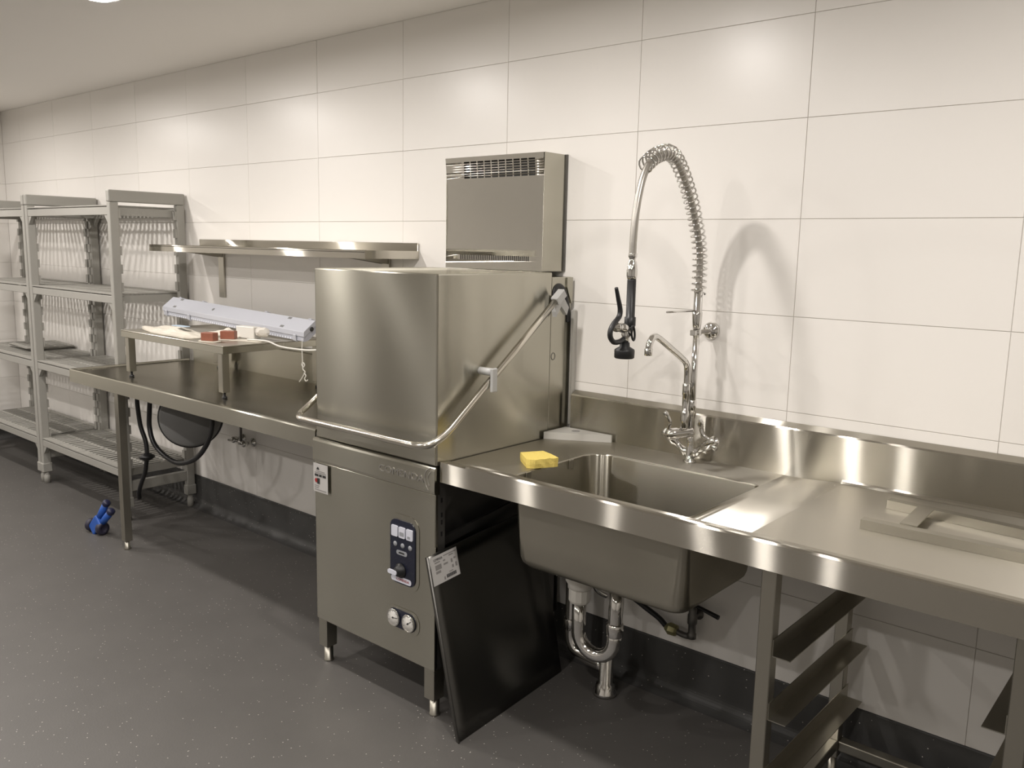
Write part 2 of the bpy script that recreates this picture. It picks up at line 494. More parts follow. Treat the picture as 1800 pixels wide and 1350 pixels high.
# column behind the hood
col = MB().box(1.528, 2.146, -0.134, -0.014, 0.60, 1.482, bev=0.002).build('rear_column', 'steel_hood', t)
MB().prism([(-0.048, 1.481), (-0.014, 1.481), (-0.014, 1.385), (-0.020, 1.385), (-0.040, 1.425), (-0.048, 1.445)], 'x', 2.1465, 2.152).build('cover_plate', 'steel_hood', col)
MB().tube([(2.1468, -0.115 + 0.011 * math.cos(a), 1.192 + 0.013 * math.sin(a)) for a in [2 * math.pi * k / 18 for k in range(18)]], 0.0011, 5, closed=True).build('knockout', 'inner_steel', col)
slotp = catmull([(2.148, -0.122, 1.415), (2.148, -0.112, 1.440), (2.148, -0.088, 1.448), (2.148, -0.060, 1.428), (2.148, -0.040, 1.385), (2.148, -0.032, 1.340), (2.148, -0.030, 1.315)], 6)
MB().tube(slotp, 0.0115, 10, flat=((1, 0, 0), 0.35)).build('pivot_slot', 'black_rubber', col)
# base: front panel, fascia, side, tank, frame
panel = MB().box(1.506, 2.146, -0.716, -0.702, 0.174, 0.789, bev=0.003, seg=2).build('front_panel', 'steel_hood', t)
fas = MB()
fas.prism([(-0.716, 0.788), (-0.722, 0.792), (-0.723, 0.800), (-0.723, 0.868), (-0.721, 0.876), (-0.714, 0.880), (-0.700, 0.880), (-0.700, 0.788)], 'x', 1.506, 2.149)
fascia = fas.build('fascia', 'steel_hood', t)
# rounded tear-drop pressing at the right of the fascia
crv = catmull([(2.128, -0.7233, 0.876), (2.112, -0.7233, 0.866), (2.104, -0.7233, 0.845), (2.108, -0.7233, 0.820), (2.122, -0.7233, 0.800)], 6)
MB().tube(crv, 0.0016, 6).build('pressed_curve', 'chrome', fascia)
crv = catmull([(2.132, -0.7233, 0.866), (2.121, -0.7233, 0.852), (2.119, -0.7233, 0.835), (2.125, -0.7233, 0.815)], 6)
MB().tube(crv, 0.0014, 6).build('pressed_curve', 'chrome', fascia)
text('lettering', 'COMENDA', 0.034, 'chrome', fascia, front_matrix(1.988, -0.7236, 0.833), 0.0012, width=0.222)
MB().box(1.530, 2.140, -0.69, -0.02, 0.868, 0.8825).build('tank_rim', 'inner_steel', t)
mb = MB()
mb.box(1.506, 1.510, -0.701, -0.03, 0.174, 0.868)
mb.build('side_panel', 'steel_hood', t)
MB().box(1.511, 2.140, -0.040, -0.036, 0.174, 0.598).build('back_panel', 'inner_steel', t)
tank = MB()
tank.prism([(-0.66, 0.866), (-0.66, 0.60), (-0.50, 0.50), (-0.20, 0.50), (-0.14, 0.60), (-0.14, 0.866)], 'x', 1.56, 2.06)
tank.build('wash_tank', 'inner_steel', t)
fr = MB()
for y in (-0.688, -0.085):
    fr.box(2.104, 2.140, y - 0.012, y + 0.024, 0.174, 0.866, bev=0.001)
fr.box(2.112, 2.138, -0.663, -0.098, 0.80, 0.84)
fr.box(2.112, 2.138, -0.663, -0.098, 0.185, 0.215)
fr.prism([(-0.663, 0.800), (-0.663, 0.700), (-0.560, 0.800)], 'x', 2.118, 2.122)
fr.prism([(-0.64, 0.62), (-0.64, 0.59), (-0.12, 0.66), (-0.12, 0.69)], 'x', 2.10, 2.112)
frame = fr.build('frame', 'inner_steel', t)
for z in (0.755, 0.705, 0.680, 0.64, 0.55):
    MB().box(2.1402, 2.1408, -0.684, -0.677, z, z + 0.016).build('slot_hole', 'black_rubber', frame)
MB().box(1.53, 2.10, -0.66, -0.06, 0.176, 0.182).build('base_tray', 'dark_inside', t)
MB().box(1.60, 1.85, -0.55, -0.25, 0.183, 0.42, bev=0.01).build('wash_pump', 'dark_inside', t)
for x in (1.533, 2.115):
    for y in (-0.685, -0.075):
        l = MB().box(x - 0.024, x + 0.024, y - 0.026, y + 0.024, 0.062, 0.1735, bev=0.002).build('leg', 'steel_tube', t)
        MB().lathe((x + 0.002, y, 0), (0, 0, 1), [(0.019, 0), (0.019, 0.006), (0.017, 0.008), (0.017, 0.062)], 16).build('foot', 'steel_tube', l)
# lift handle
ax = 2.192; bx = 1.482
pts = [(ax, -0.150, 1.414), (ax, -0.40, 1.2285), (ax, -0.66, 1.036)]
pts2 = catmull([(ax, -0.66, 1.036), (ax, -0.715, 0.998), (ax - 0.012, -0.768, 0.972), (ax - 0.05, -0.797, 0.966), (ax - 0.11, -0.802, 0.966), (1.82, -0.802, 0.966),
                (bx + 0.11, -0.802, 0.966), (bx + 0.05, -0.797, 0.966), (bx + 0.012, -0.768, 0.972), (bx, -0.715, 0.998), (bx, -0.66, 1.036)], 8)
pts3 = [(bx, -0.40, 1.2285), (bx, -0.150, 1.414)]
hd = MB().tube(pts[:-1] + pts2 + pts3, 0.0118, 14).build('lift_handle', 'handle_metal', t)
dirv = Vector((0, -0.80, -0.595)).normalized()
for x, s in ((ax, 1), (bx, -1)):
    M = Matrix.Translation((x, -0.140, 1.421)) @ Matrix.Rotation(math.atan2(0.595, 0.80), 4, 'X')
    MB().box(-0.015, 0.015, -0.040, 0.016, -0.016, 0.016, bev=0.003, mat=M).build('pivot_block', 'light_grey_plastic', hd)
    a, b = (2.1585, ax - 0.016) if s == 1 else (bx + 0.016, 1.519)
    MB().prism([(-0.142, 1.418), (-0.096, 1.408), (-0.066, 1.372), (-0.078, 1.345), (-0.112, 1.378), (-0.140, 1.340), (-0.146, 1.360)], 'x', a, b).build('pivot_arm', 'light_grey_plastic', hd)
    gx = (2.1505, x + 0.016) if s == 1 else (x - 0.016, 1.5215)
    gb = MB()
    gb.cyl((gx[0], -0.515, 1.178), (gx[1], -0.515, 1.178), 0.013, n=16)
    p = (gx[1] - 0.001, gx[1] + 0.010) if s == 1 else (gx[0] - 0.010, gx[0] + 0.001)
    gb.box(p[0], p[1], -0.530, -0.502, 1.112, 1.192, bev=0.003)
    gb.build('handle_guide', 'light_grey_plastic', t)
# control panel
ctl = thing('x', 'x', 'x', (0, 0, 0)); bpy.data.objects.remove(ctl); ORIG.pop('x', None)
yF = -0.7165
bez = MB().prism(rrect(1.917, 2.073, 0.425, 0.688, 0.045, 6), 'y', yF, yF - 0.0012).build('panel_surround', 'steel_hood', t)
cp = MB().prism(rrect(1.932, 2.055, 0.443, 0.668, 0.028, 6), 'y', yF - 0.0013, yF - 0.0045).build('control_panel', 'panel_navy', t)
for x in (1.957, 1.994, 2.031):
    MB().prism(rrect(x - 0.0155, x + 0.0155, 0.608, 0.646, 0.004, 3), 'y', yF - 0.0046, yF - 0.0085).build('button', 'button_white', cp)
mb = MB()
mb.prism(rrect(1.983, 2.005, 0.615, 0.629, 0.003, 2), 'y', yF - 0.0086, yF - 0.0090)
mb.prism(rrect(2.022, 2.036, 0.613, 0.622, 0.002, 2), 'y', yF - 0.0086, yF - 0.0090)
mb.build('button_symbol', 'lamp_grey', cp)
for x in (1.959, 1.996, 2.033):
    MB().lathe((x, yF - 0.0046, 0.581), (0, -1, 0), [(0.009, 0), (0.009, 0.002), (0.004, 0.0035), (0, 0.004)], 14).build('indicator_lamp', 'lamp_grey', cp)
MB().prism(rrect(1.965, 2.018, 0.546, 0.562, 0.0075, 4), 'y', yF - 0.0046, yF - 0.0060).build('display_label', 'lamp_grey', cp)
MB().prism([(1.975 + 0.009 * k, 0.551) for k in range(1)] + [(1.98, 0.557), (2.004, 0.557), (2.006, 0.551)], 'y', yF - 0.0061, yF - 0.0063).build('display_print', 'print_black', cp)
MB().lathe((1.986, yF - 0.0046, 0.491), (0, -1, 0), [(0.026, 0), (0.026, 0.004), (0.019, 0.007), (0.017, 0.018), (0.0, 0.019)], 20).build('selector_knob', 'black_rubber', cp)
MB().prism(rrect(1.942, 1.986, 0.4785, 0.493, 0.006, 4), 'y', yF - 0.0205, yF - 0.026).build('knob_pointer', 'button_white', cp)
MB().prism(rrect(1.9375, 2.0385, 0.4475, 0.468, 0.0095, 4), 'y', yF - 0.0046, yF - 0.0056).build('name_plate', 'button_white', cp)
text('lettering', 'COMENDA', 0.0125, 'print_red', cp, front_matrix(1.996, yF - 0.0060, 0.4578), 0.0003, width=0.064)
# gauges
gp = MB().prism(rrect(1.905, 2.075, 0.268, 0.356, 0.040, 6), 'y', yF, yF - 0.0012).build('gauge_surround', 'steel_hood', t)
MB().prism(rrect(1.920, 2.058, 0.279, 0.346, 0.032, 6), 'y', yF - 0.0013, yF - 0.0024).build('gauge_recess', 'panel_navy', t)
for k, x in enumerate((1.951, 2.026)):
    gz = 0.3125
    gg = MB().lathe((x, yF - 0.0025, gz), (0, -1, 0), [(0.031, 0), (0.031, 0.007), (0.0285, 0.010), (0.0275, 0.006), (0.0, 0.006)], 28).build('gauge', 'chrome', t)
    MB().lathe((x, yF - 0.0088, gz), (0, -1, 0), [(0.027, 0), (0.027, 0.0006), (0, 0.0007)], 28).build('dial', 'dial_white', gg)
    mb = MB()
    a = R(8 if k == 0 else 35)
    d = Vector((math.cos(a), 0, math.sin(a))); p0 = Vector((x, yF - 0.0102, gz))
    mb.tube([p0 - d * 0.006, p0 + d * 0.021], 0.0012, 5)
    mb.lathe(p0, (0, -1, 0), [(0.0035, 0), (0.0035, 0.001), (0, 0.0012)], 10)
    for q in range(-3, 4):
        b = R(90 + q * 40)
        mb.tube([(x + 0.021 * math.cos(b), yF - 0.0098, gz + 0.021 * math.sin(b)), (x + 0.0245 * math.cos(b), yF - 0.0098, gz + 0.0245 * math.sin(b))], 0.0008, 4)
    mb.build('needle', 'print_black', gg)
# service sticker
st = MB().box(1.5095, 1.594, -0.7245, -0.7235, 0.677, 0.785).build('service_sticker', 'sticker_white', t)
yS = -0.7250
mb = MB()
mb.prism([(1.528, 0.762), (1.546, 0.762), (1.541, 0.771), (1.533, 0.771)], 'y', yS, yS - 0.0003)
for x0, x1, z in ((1.518, 1.540, 0.736), (1.544, 1.560, 0.736), (1.564, 1.584, 0.736)):
    mb.box(x0, x1, yS - 0.0003, yS, z, z + 0.009)
mb.box(1.532, 1.548, yS - 0.0003, yS, 0.708, 0.730)
mb.build('print', 'print_black', st)
mb = MB()
mb.lathe((1.5265, yS, 0.720), (0, -1, 0), [(0.0085, 0), (0.0085, 0.0003)], 16)
mb.build('red_mark', 'print_red', st)
mb = MB()
for x0, x1, z, h in ((1.518, 1.585, 0.7485, 0.003), (1.527, 1.578, 0.755, 0.003), (1.517, 1.544, 0.699, 0.003), (1.517, 1.540, 0.692, 0.003), (1.517, 1.585, 0.684, 0.003)):
    mb.box(x0, x1, yS - 0.0003, yS, z, z + h)
mb.build('small_print', 'print_grey', st)
# vent tower on the wall behind the hood
vt = MB()
vx0, vx1, vy, vz0, vz1 = 1.602, 2.098, -0.134, 1.5015, 1.926
def vy_at(z):
    k = (z - vz0) / (vz1 - vz0)
    return vy + 0.0035 * math.sin(k * math.pi * 1.0) - 0.006 * max(0, k - 0.72) ** 2 * 12
def plate_band(z0, z1, cells, steps=1):
    """cells: list of (x0, x1, solid)"""
    for s in range(steps):
        za, zb_ = z0 + (z1 - z0) * s / steps, z0 + (z1 - z0) * (s + 1) / steps
        for xa, xb, solid in cells:
            if solid:
                vt.quad((xa, vy_at(za), za), (xb, vy_at(za), za), (xb, vy_at(zb_), zb_), (xa, vy_at(zb_), zb_))
full = [(vx0, vx1, True)]
def slots(xa, xb, n, frac):
    p = (xb - xa) / n; out = [(vx0, xa, True)]
    for i in range(n):
        out.append((xa + i * p, xa + i * p + p * frac, False)); out.append((xa + i * p + p * frac, xa + (i + 1) * p, True))
    out.append((xb, vx1, True)); return out
plate_band(vz0, 1.536, full, 2)
plate_band(1.536, 1.554, slots(1.682, 2.038, 37, 0.5))
plate_band(1.554, 1.846, full, 12)
grz = [1.846 + 0.0094 * k for k in range(7)]
for z in grz:
    plate_band(z, z + 0.0058, slots(1.700, 2.062, 10, 0.84))
    if z != grz[-1]:
        plate_band(z + 0.0058, z + 0.0094, full)
plate_band(grz[-1] + 0.0058, vz1, full, 2)
bmesh.ops.remove_doubles(vt.bm, verts=vt.bm.verts[:], dist=1e-6)
for f in vt.bm.faces: f.smooth = True
vent = vt.build('vent_tower', 'steel_vertical', t)
mb = MB()
mb.box(vx1 - 0.0015, vx1, vy + 0.0005, -0.010, vz0, vz1 - 0.001)
mb.box(vx0, vx0 + 0.0015, vy + 0.0005, -0.010, vz0, vz1 - 0.001)
mb.box(vx0, vx1, vy + 0.002, -0.010, vz1 - 0.001, vz1 + 0.001)
mb.build('vent_casing', 'steel_hood', vent)
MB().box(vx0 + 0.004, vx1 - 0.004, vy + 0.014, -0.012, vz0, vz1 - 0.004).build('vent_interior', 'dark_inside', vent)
MB().box(vx0 - 0.004, vx1 + 0.006, -0.0095, -0.001, vz0, vz1 + 0.002).build('wall_flange', 'inner_steel', vent)

# ------------------------------------------------------------------ left bench
t = thing('outlet_bench', 'stainless steel bench running left from the dishwasher to the grey racks', 'bench', (0.4, -0.35, 0))
LX0, LX1 = -0.632, 1.498
mb = MB()
mb.box(LX0 + 0.006, LX1, -0.690, -0.030, 0.893, 0.896)
mb.build('worktop', 'steel_sheet', t)
mb = MB()
ep = [(-0.706, 0.836), (-0.706, 0.899), (-0.703, 0.904), (-0.690, 0.905), (-0.675, 0.8965), (-0.675, 0.893), (-0.700, 0.893), (-0.700, 0.836)]
mb.prism(ep, 'x', LX0, LX1)
mb.build('front_edge', 'steel_hood', t)
mb = MB()
mb.prism([(LX0, 0.836), (LX0, 0.904), (LX0 + 0.003, 0.905), (LX0 + 0.012, 0.9045), (LX0 + 0.02, 0.8965), (LX0 + 0.005, 0.893), (LX0 + 0.005, 0.836)], 'y', -0.699, -0.033)
mb.build('end_edge', 'steel_hood', t)
MB().prism([(-0.032, 0.880), (-0.032, 1.040), (-0.029, 1.045), (-0.006, 1.058), (-0.003, 1.058), (-0.003, 0.880)], 'x', -0.57, LX1).build('splashback', 'steel_hood', t)
square_leg(-0.200, -0.645, 0.893, foot=0.045, s=0.020, parent=t)
MB().prism([(-0.665, 0.893), (-0.665, 0.80), (-0.625, 0.80), (-0.50, 0.893)], 'x', -0.222, -0.2205).build('gusset', 'inner_steel', t)
MB().box(-0.20, 1.46, -0.45, -0.40, 0.862, 0.8925).build('support_rail', 'inner_steel', t)
MB().box(-0.179, -0.14, -0.62, -0.05, 0.855, 0.8925).build('support_rail', 'inner_steel', t)

# riser stand on the left bench
t = thing('riser_stand', 'small four-legged stainless steel stand on the left bench, strewn with papers', 'stand', (0.225, -0.33, 0.897))
mb = MB()
mb.box(-0.250, 0.702, -0.600, -0.050, 1.1305, 1.135, bev=0.002)
mb.build('top', 'steel_top', t)
MB().box(-0.249, 0.701, -0.599, -0.051, 1.100, 1.1302, bev=0.001).build('apron', 'steel_hood', t)
for x, y in ((-0.205, -0.575), (0.664, -0.575), (-0.205, -0.085), (0.684, -0.085)):
    l = MB().box(x - 0.018, x + 0.018, y - 0.018, y + 0.018, 0.925, 1.0995, bev=0.002).build('leg', 'steel_tube', t)
    MB().lathe((x, y, 0.8965), (0, 0, 1), [(0.012, 0), (0.012, 0.008), (0.006, 0.010), (0.006, 0.029)], 12).build('foot', 'black_rubber', l)

# ------------------------------------------------------------------ wall shelf
t = thing('wall_shelf', 'stainless steel wall shelf with two brackets above the left bench', 'shelf', (0.40, 0.0, 1.28))
mb = MB()
mb.box(-0.498, 1.306, -0.305, -0.006, 1.5535, 1.5555)
mb.build('shelf_board', 'steel_top', t)
mb = MB()
mb.prism([(-0.305, 1.528), (-0.305, 1.560), (-0.302, 1.5635), (-0.296, 1.5635), (-0.293, 1.556), (-0.300, 1.5535), (-0.300, 1.528)], 'x', -0.498, 1.306)
mb.build('front_edge', 'steel', t)
MB().box(-0.500, -0.4985, -0.305, -0.006, 1.528, 1.560).build('end_plate', 'steel', t)
MB().box(1.3065, 1.309, -0.305, -0.006, 1.528, 1.562).build('end_plate', 'steel', t)
MB().box(-0.498, 1.306, -0.010, -0.0035, 1.554, 1.596, bev=0.001).build('upstand', 'steel', t)
for x in (-0.275, 1.095):
    b_ = MB().box(x - 0.027, x + 0.027, -0.012, -0.001, 1.280, 1.5525, bev=0.001).build('bracket', 'steel_tube', t)
    MB().prism([(-0.2995, 1.552), (-0.013, 1.552), (-0.013, 1.500), (-0.2995, 1.538)], 'x', x - 0.022, x - 0.020).build('bracket_arm', 'steel_tube', b_)
    MB().prism([(-0.2995, 1.552), (-0.013, 1.552), (-0.013, 1.500), (-0.2995, 1.538)], 'x', x + 0.020, x + 0.022).build('bracket_arm', 'steel_tube', b_)

# ------------------------------------------------------------------ plastic shelving racks
RY0, RY1 = -0.445, -0.014
def rack_parts():
    """meshes shared by both racks, built around x = 0 at the left end"""
    W = 1.16; pw = 0.036; pd = 0.048
    d = {}
    def post(front):
        m_ = MB()
        y0, y1 = (RY0, RY0 + pd) if front else (RY1 - pd, RY1)
        m_.box(0, pw, y0, y1, 0.115, 1.785, bev=0.003)
        for k in range(15):
            z = 0.30 + 0.10 * k
            ya, yb = (y1 - 0.002, y1 + 0.011) if front else (y0 - 0.011, y0 + 0.002)
            m_.box(0.004, pw - 0.004, ya, yb, z, z + 0.050)
        return m_.mesh('post', 'grey_plastic')
    d['post_front'] = post(True); d['post_rear'] = post(False)
    m_ = MB(); m_.box(-0.004, pw + 0.004, RY0 - 0.006, RY0 + pd + 0.006, 0.075, 0.135, bev=0.004)
    m_.lathe((pw / 2, RY0 + pd / 2, 0.0), (0, 0, 1), [(0.019, 0), (0.019, 0.05), (0.014, 0.055), (0.014, 0.078)], 12)
    d['foot'] = m_.mesh('foot', 'grey_plastic')
    m_ = MB(); m_.box(-0.001, pw + 0.001, RY0 - 0.003, RY1 + 0.003, 1.786, 1.850, bev=0.006, seg=2)
    d['end_cap_rail'] = m_.mesh('end_cap_rail', 'grey_plastic')
    m_ = MB(); m_.box(0.006, pw - 0.006, RY0 + pd, RY1 - pd, 0.165, 0.225, bev=0.003)
    d['lower_rail'] = m_.mesh('lower_rail', 'grey_plastic')
    m_ = MB()   # shelf traverse pair with end wedges
    for y0, y1 in ((RY0 + 0.004, RY0 + 0.030), (RY1 - 0.030, RY1 - 0.004)):
        m_.box(pw + 0.0005, W - pw - 0.0005, y0, y1, -0.054, -0.012, bev=0.002)
        for xa, xb in ((pw + 0.0005, pw + 0.05), (W - pw - 0.0005, W - pw - 0.05)):
            m_.prism([(xa, -0.053), (xb, -0.053), (xa, -0.105)], 'y', y0 + 0.003, y1 - 0.003)
    for xa, xb in ((pw + 0.0005, pw + 0.02), (W - pw - 0.02, W - pw - 0.0005)):
        m_.box(xa, xb, RY0 + 0.031, RY1 - 0.031, -0.054, -0.012)
    d['shelf_frame'] = m_.mesh('shelf_frame', 'grey_plastic')
    m_ = MB()   # slatted plate
    pwid = (W - 0.004) / 4 - 0.004
    y0, y1 = RY0 + 0.003, RY1 - 0.003
    nsl = 6; p = (pwid - 0.014) / nsl
    for k in range(nsl + 1):
        xc = 0.007 + p * k; hs = 0.0125 if 0 < k < nsl else 0.007
        m_.box(xc - hs, xc + hs, y0 + 0.02, y1 - 0.02, -0.0050, 0.0)
    for yc, hw in ((y0 + 0.024, 0.024), (y0 + (y1 - y0) * 0.36, 0.007), (y0 + (y1 - y0) * 0.64, 0.007), (y1 - 0.020, 0.020)):
        m_.box(-0.0005, pwid + 0.0005, yc - hw, yc + hw, -0.0054, 0.0004)
    d['shelf_plate'] = m_.mesh('shelf_plate', 'grey_plastic')
    return d, W, pw, pwid
RP, RW, RPW, RPL = rack_parts()
def rack(x0, label):
    t = thing('storage_rack', label, 'shelving', (x0, 0, 0), 'grey plastic storage racks')
    for xo in (0, RW - RPW):
        piece('post', RP['post_front'], t, (xo, 0, 0)); piece('post', RP['post_rear'], t, (xo, 0, 0))
        piece('foot', RP['foot'], t, (xo, 0, 0)); piece('foot', RP['foot'], t, (xo, RY1 - RY0 - 0.048, 0))
        piece('top_rail', RP['end_cap_rail'], t, (xo, 0, 0))
        piece('lower_rail', RP['lower_rail'], t, (xo, 0, 0))
    for z in (1.770, 1.290, 0.812, 0.305):
        piece('shelf_frame', RP['shelf_frame'], t, (0, 0, z))
        for k in range(4):
            dx = 0.004 + k * (RPL + 0.004)
            # end plates are notched round the posts: they sit between the posts
            sx = 1.0
            if k == 0: xs = RPW + 0.002; sx = (RPL - (RPW - 0.002)) / RPL
            elif k == 3: xs = dx; sx = (RPL - (RPW - 0.002)) / RPL
            else: xs = dx
            piece('shelf_plate', RP['shelf_plate'], t, (xs, 0, z), (0, 0, random.uniform(-.002, .002)), (sx, 1, 1))
    return t
rack(-1.799, 'four-tier grey plastic storage rack beside the left bench')
rack(-2.974, 'farthest grey plastic storage rack in the left corner of the room')
# spare shelf plates lying on the far rack
for k, (y, z, rz) in enumerate(((0.04, 0.8265, 3), (0.045, 0.8395, -4))):
    lab = ('loose grey slatted shelf panel lying flat on the far rack', 'second loose grey shelf panel lying crooked on top of the first one')[k]
    o = bpy.data.objects.new('loose_shelf_panel', RP['shelf_plate']); C.objects.link(o)
    o.location = (-2.66 + 0.05 * k, y - 0.03, z); o.rotation_euler = (0, 0, R(rz)); o.scale = (1.4, 0.72, 1)
    tag(o, lab, 'shelf panel', 'loose shelf panels')

# ------------------------------------------------------------------ pre-rinse tap
t = thing('rinse_tap', 'tall chrome pre-rinse tap with coiled spring hose behind the sink', 'tap', (2.72, -0.10, 0.90))
PX, PY = 2.72, -0.100
mb = MB()
mb.lathe((PX, PY, 0.8925), (0, 0, 1), [(0.022, 0), (0.022, 0.005), (0.015, 0.009), (0.015, 0.030), (0.013, 0.036), (0.011, 0.070), (0.011, 0.108)], 20)
mb.build('base_column', 'chrome', t)
# two valve arms in a V
for s, L in ((-1, 0.106), (1, 0.104)):
    d = Vector((s * 0.80, -0.05, 0.60)).normalized()
    p = Vector((PX, PY, 0.912))
    a_ = MB().lathe(p + d * 0.012, d, [(0.014, 0), (0.014, 0.020), (0.011, 0.024), (0.011, 0.052), (0.017, 0.058), (0.017, L), (0.015, L + 0.004), (0.010, L + 0.004), (0.009, L - 0.004), (0, L - 0.004)], 18).build('valve_arm', 'chrome', t)
# cross valve for the pre-rinse line, with lever
d = Vector((-0.80, -0.55, -0.15)).normalized(); p = Vector((PX, PY - 0.004, 0.995))
MB().lathe(p - d * 0.012, d, [(0.012, 0), (0.017, 0.004), (0.017, 0.050), (0.020, 0.054), (0.020, 0.080), (0.016, 0.090), (0.006, 0.095), (0, 0.096)], 18).build('cross_valve', 'chrome', t)
e = p + d * 0.074
MB().tube(catmull([e + Vector((0, 0, 0.014)), e + Vector((0.004, 0, 0.030)), e + Vector((0.006, 0, 0.045)), e + Vector((-0.004, -0.006, 0.066)), e + Vector((-0.012, -0.008, 0.074))], 5), [0.005] * 5 + [0.006] * 10 + [0.0085] * 6, 10).build('lever', 'chrome', t)
e = Vector((2.795, PY - 0.006, 0.980))
MB().tube(catmull([e, e + Vector((-0.014, 0, 0.004)), e + Vector((-0.028, -0.002, 0.014)), e + Vector((-0.036, -0.003, 0.036)), e + Vector((-0.036, -0.004, 0.052)), e + Vector((-0.032, -0.004, 0.058))], 5), [0.006] * 6 + [0.0065] * 10 + [0.0095] * 10, 10, flat=((0, 1, 0), 0.7)).build('lever', 'chrome', t)
MB().cyl(e + Vector((0.006, -0.006, -0.014)), e + Vector((0.028, -0.008, -0.026)), 0.008, n=14).build('side_plug', 'chrome', t)
# riser pipe
mb = MB()
mb.tube([(PX, PY, 1.000), (PX, PY, 1.335)], 0.0105, 16)
mb.lathe((PX, PY, 1.335), (0, 0, 1), [(0.0125, 0), (0.0145, 0.020), (0.0165, 0.045), (0.0165, 0.056), (0.0145, 0.058), (0.0145, 0.130), (0.010, 0.132)], 18)
mb.lathe((PX, PY, 1.050), (0, 0, 1), [(0.0125, 0), (0.0125, 0.05), (0.0106, 0.052)], 14)
mb.build('riser_pipe', 'chrome', t)
MB().tube([(PX, PY - 0.012, 1.3955), (PX - 0.002, PY - 0.10, 1.397), (PX - 0.004, PY - 0.186, 1.3985)], 0.0030, 8).build('hook_pin', 'chrome', t)
mb = MB()
mb.lathe((2.722, -0.001, 1.325), (0, -1, 0), [(0.030, 0), (0.030, 0.004), (0.027, 0.010), (0.020, 0.015), (0.011, 0.017), (0.0075, 0.019), (0.0075, 0.083)], 22)
mb.lathe((PX, PY, 1.316), (0, 0, 1), [(0.0155, 0), (0.0170, 0.003), (0.0170, 0.015), (0.0155, 0.018)], 16)
mb.box(PX - 0.010, PX + 0.010, PY - 0.026, PY - 0.014, 1.316, 1.334, bev=0.002)
mb.build('wall_bracket', 'chrome', t)
# spring and hose
path = catmull([(PX, -0.100, 1.450), (PX, -0.100, 1.535), (PX, -0.110, 1.600), (PX, -0.144, 1.680), (PX, -0.186, 1.752), (PX, -0.238, 1.818), (PX, -0.283, 1.858), (PX, -0.327, 1.872), (PX, -0.374, 1.864), (PX, -0.419, 1.846), (PX, -0.455, 1.822)], 14)
def resample(pts, n):
    L = [0]
    for a, b in zip(pts, pts[1:]): L.append(L[-1] + (b - a).length)
    out = []; j = 0
    for i in range(n):
        s = L[-1] * i / (n - 1)
        while j < len(L) - 2 and L[j + 1] < s: j += 1
        f = (s - L[j]) / max(1e-9, L[j + 1] - L[j]); out.append(pts[j].lerp(pts[j + 1], f))
    return out, L[-1]
turns = 33; per = 14
N = turns * per
cpts, LL = resample(path, N + 1)
hel = []
ex = Vector((1, 0, 0))
for i in range(N + 1):
    tt = (cpts[min(i + 1, N)] - cpts[max(i - 1, 0)]).normalized()
    nn = tt.cross(ex).normalized()
    a = 2 * math.pi * i / per
    hel.append(cpts[i] + (ex * math.cos(a) + nn * math.sin(a)) * 0.0225)
MB().tube(hel, 0.0029, 6).build('spring', 'chrome', t)
hp = catmull([(PX, -0.100, 1.462), (PX, -0.100, 1.535), (PX, -0.110, 1.600), (PX, -0.144, 1.680), (PX, -0.186, 1.752), (PX, -0.238, 1.818), (PX, -0.283, 1.856), (PX, -0.327, 1.868), (PX, -0.374, 1.860), (PX, -0.419, 1.842), (PX, -0.450, 1.808), (PX, -0.472, 1.762), (PX, -0.490, 1.690), (PX, -0.497, 1.620), (PX, -0.498, 1.572)], 8)
plain('hose_metal', (0.46, 0.44, 0.40), 0.34, 0.85)
MB().tube(hp, 0.0105, 12).build('hose', 'hose_metal', t)
# spray gun
sy = -0.497
mb = MB()
mb.lathe((PX, sy, 1.578), (0, 0, -1), [(0.011, 0), (0.0125, 0.004), (0.0125, 0.012), (0.0095, 0.016), (0.0095, 0.022), (0.0125, 0.026), (0.0155, 0.050), (0.0155, 0.066), (0.0135, 0.074)], 18)
mb.build('hose_nut', 'chrome', t)
gun = MB().lathe((PX, sy, 1.5035), (0, 0, -1), [(0.0125, 0), (0.0130, 0.004), (0.0130, 0.108), (0.0165, 0.110), (0.0165, 0.134), (0.0145, 0.138)], 18).build('spray_grip', 'black_rubber', t)
mb = MB()
mb.tube(catmull([(PX, sy, 1.364), (PX, sy - 0.002, 1.355), (PX, sy - 0.012, 1.346), (PX, sy - 0.024, 1.342)], 4), 0.0125, 12)
mb.cyl((PX, sy - 0.022, 1.372), (PX, sy - 0.022, 1.318), 0.0105, n=14)
mb.lathe((PX, sy - 0.014, 1.362), (0, -1, 0.12), [(0.009, 0), (0.014, 0.008), (0.014, 0.030), (0.011, 0.032), (0.011, 0.046), (0.014, 0.050), (0.014, 0.058), (0.006, 0.064), (0.006, 0.078)], 16)
mb.build('spray_valve', 'chrome', t)
MB().lathe((PX, sy - 0.023, 1.322), (0, 0, -1), [(0.014, 0), (0.015, 0.012), (0.0285, 0.020), (0.0295, 0.024), (0.0290, 0.044), (0.026, 0.046), (0.024, 0.042), (0, 0.042)], 22).build('spray_head', 'black_rubber', t)
lev = catmull([(PX, sy - 0.078, 1.480), (PX, sy - 0.066, 1.450), (PX, sy - 0.054, 1.418), (PX, sy - 0.058, 1.398), (PX, sy - 0.082, 1.380), (PX, sy - 0.098, 1.362), (PX, sy - 0.098, 1.342), (PX, sy - 0.080, 1.327), (PX, sy - 0.052, 1.326), (PX, sy - 0.034, 1.331)], 6)
MB().tube(lev, [0.0052 + 0.0024 * min(1, i / 14) for i in range(len(lev))], 10).build('spray_lever', 'black_rubber', t)
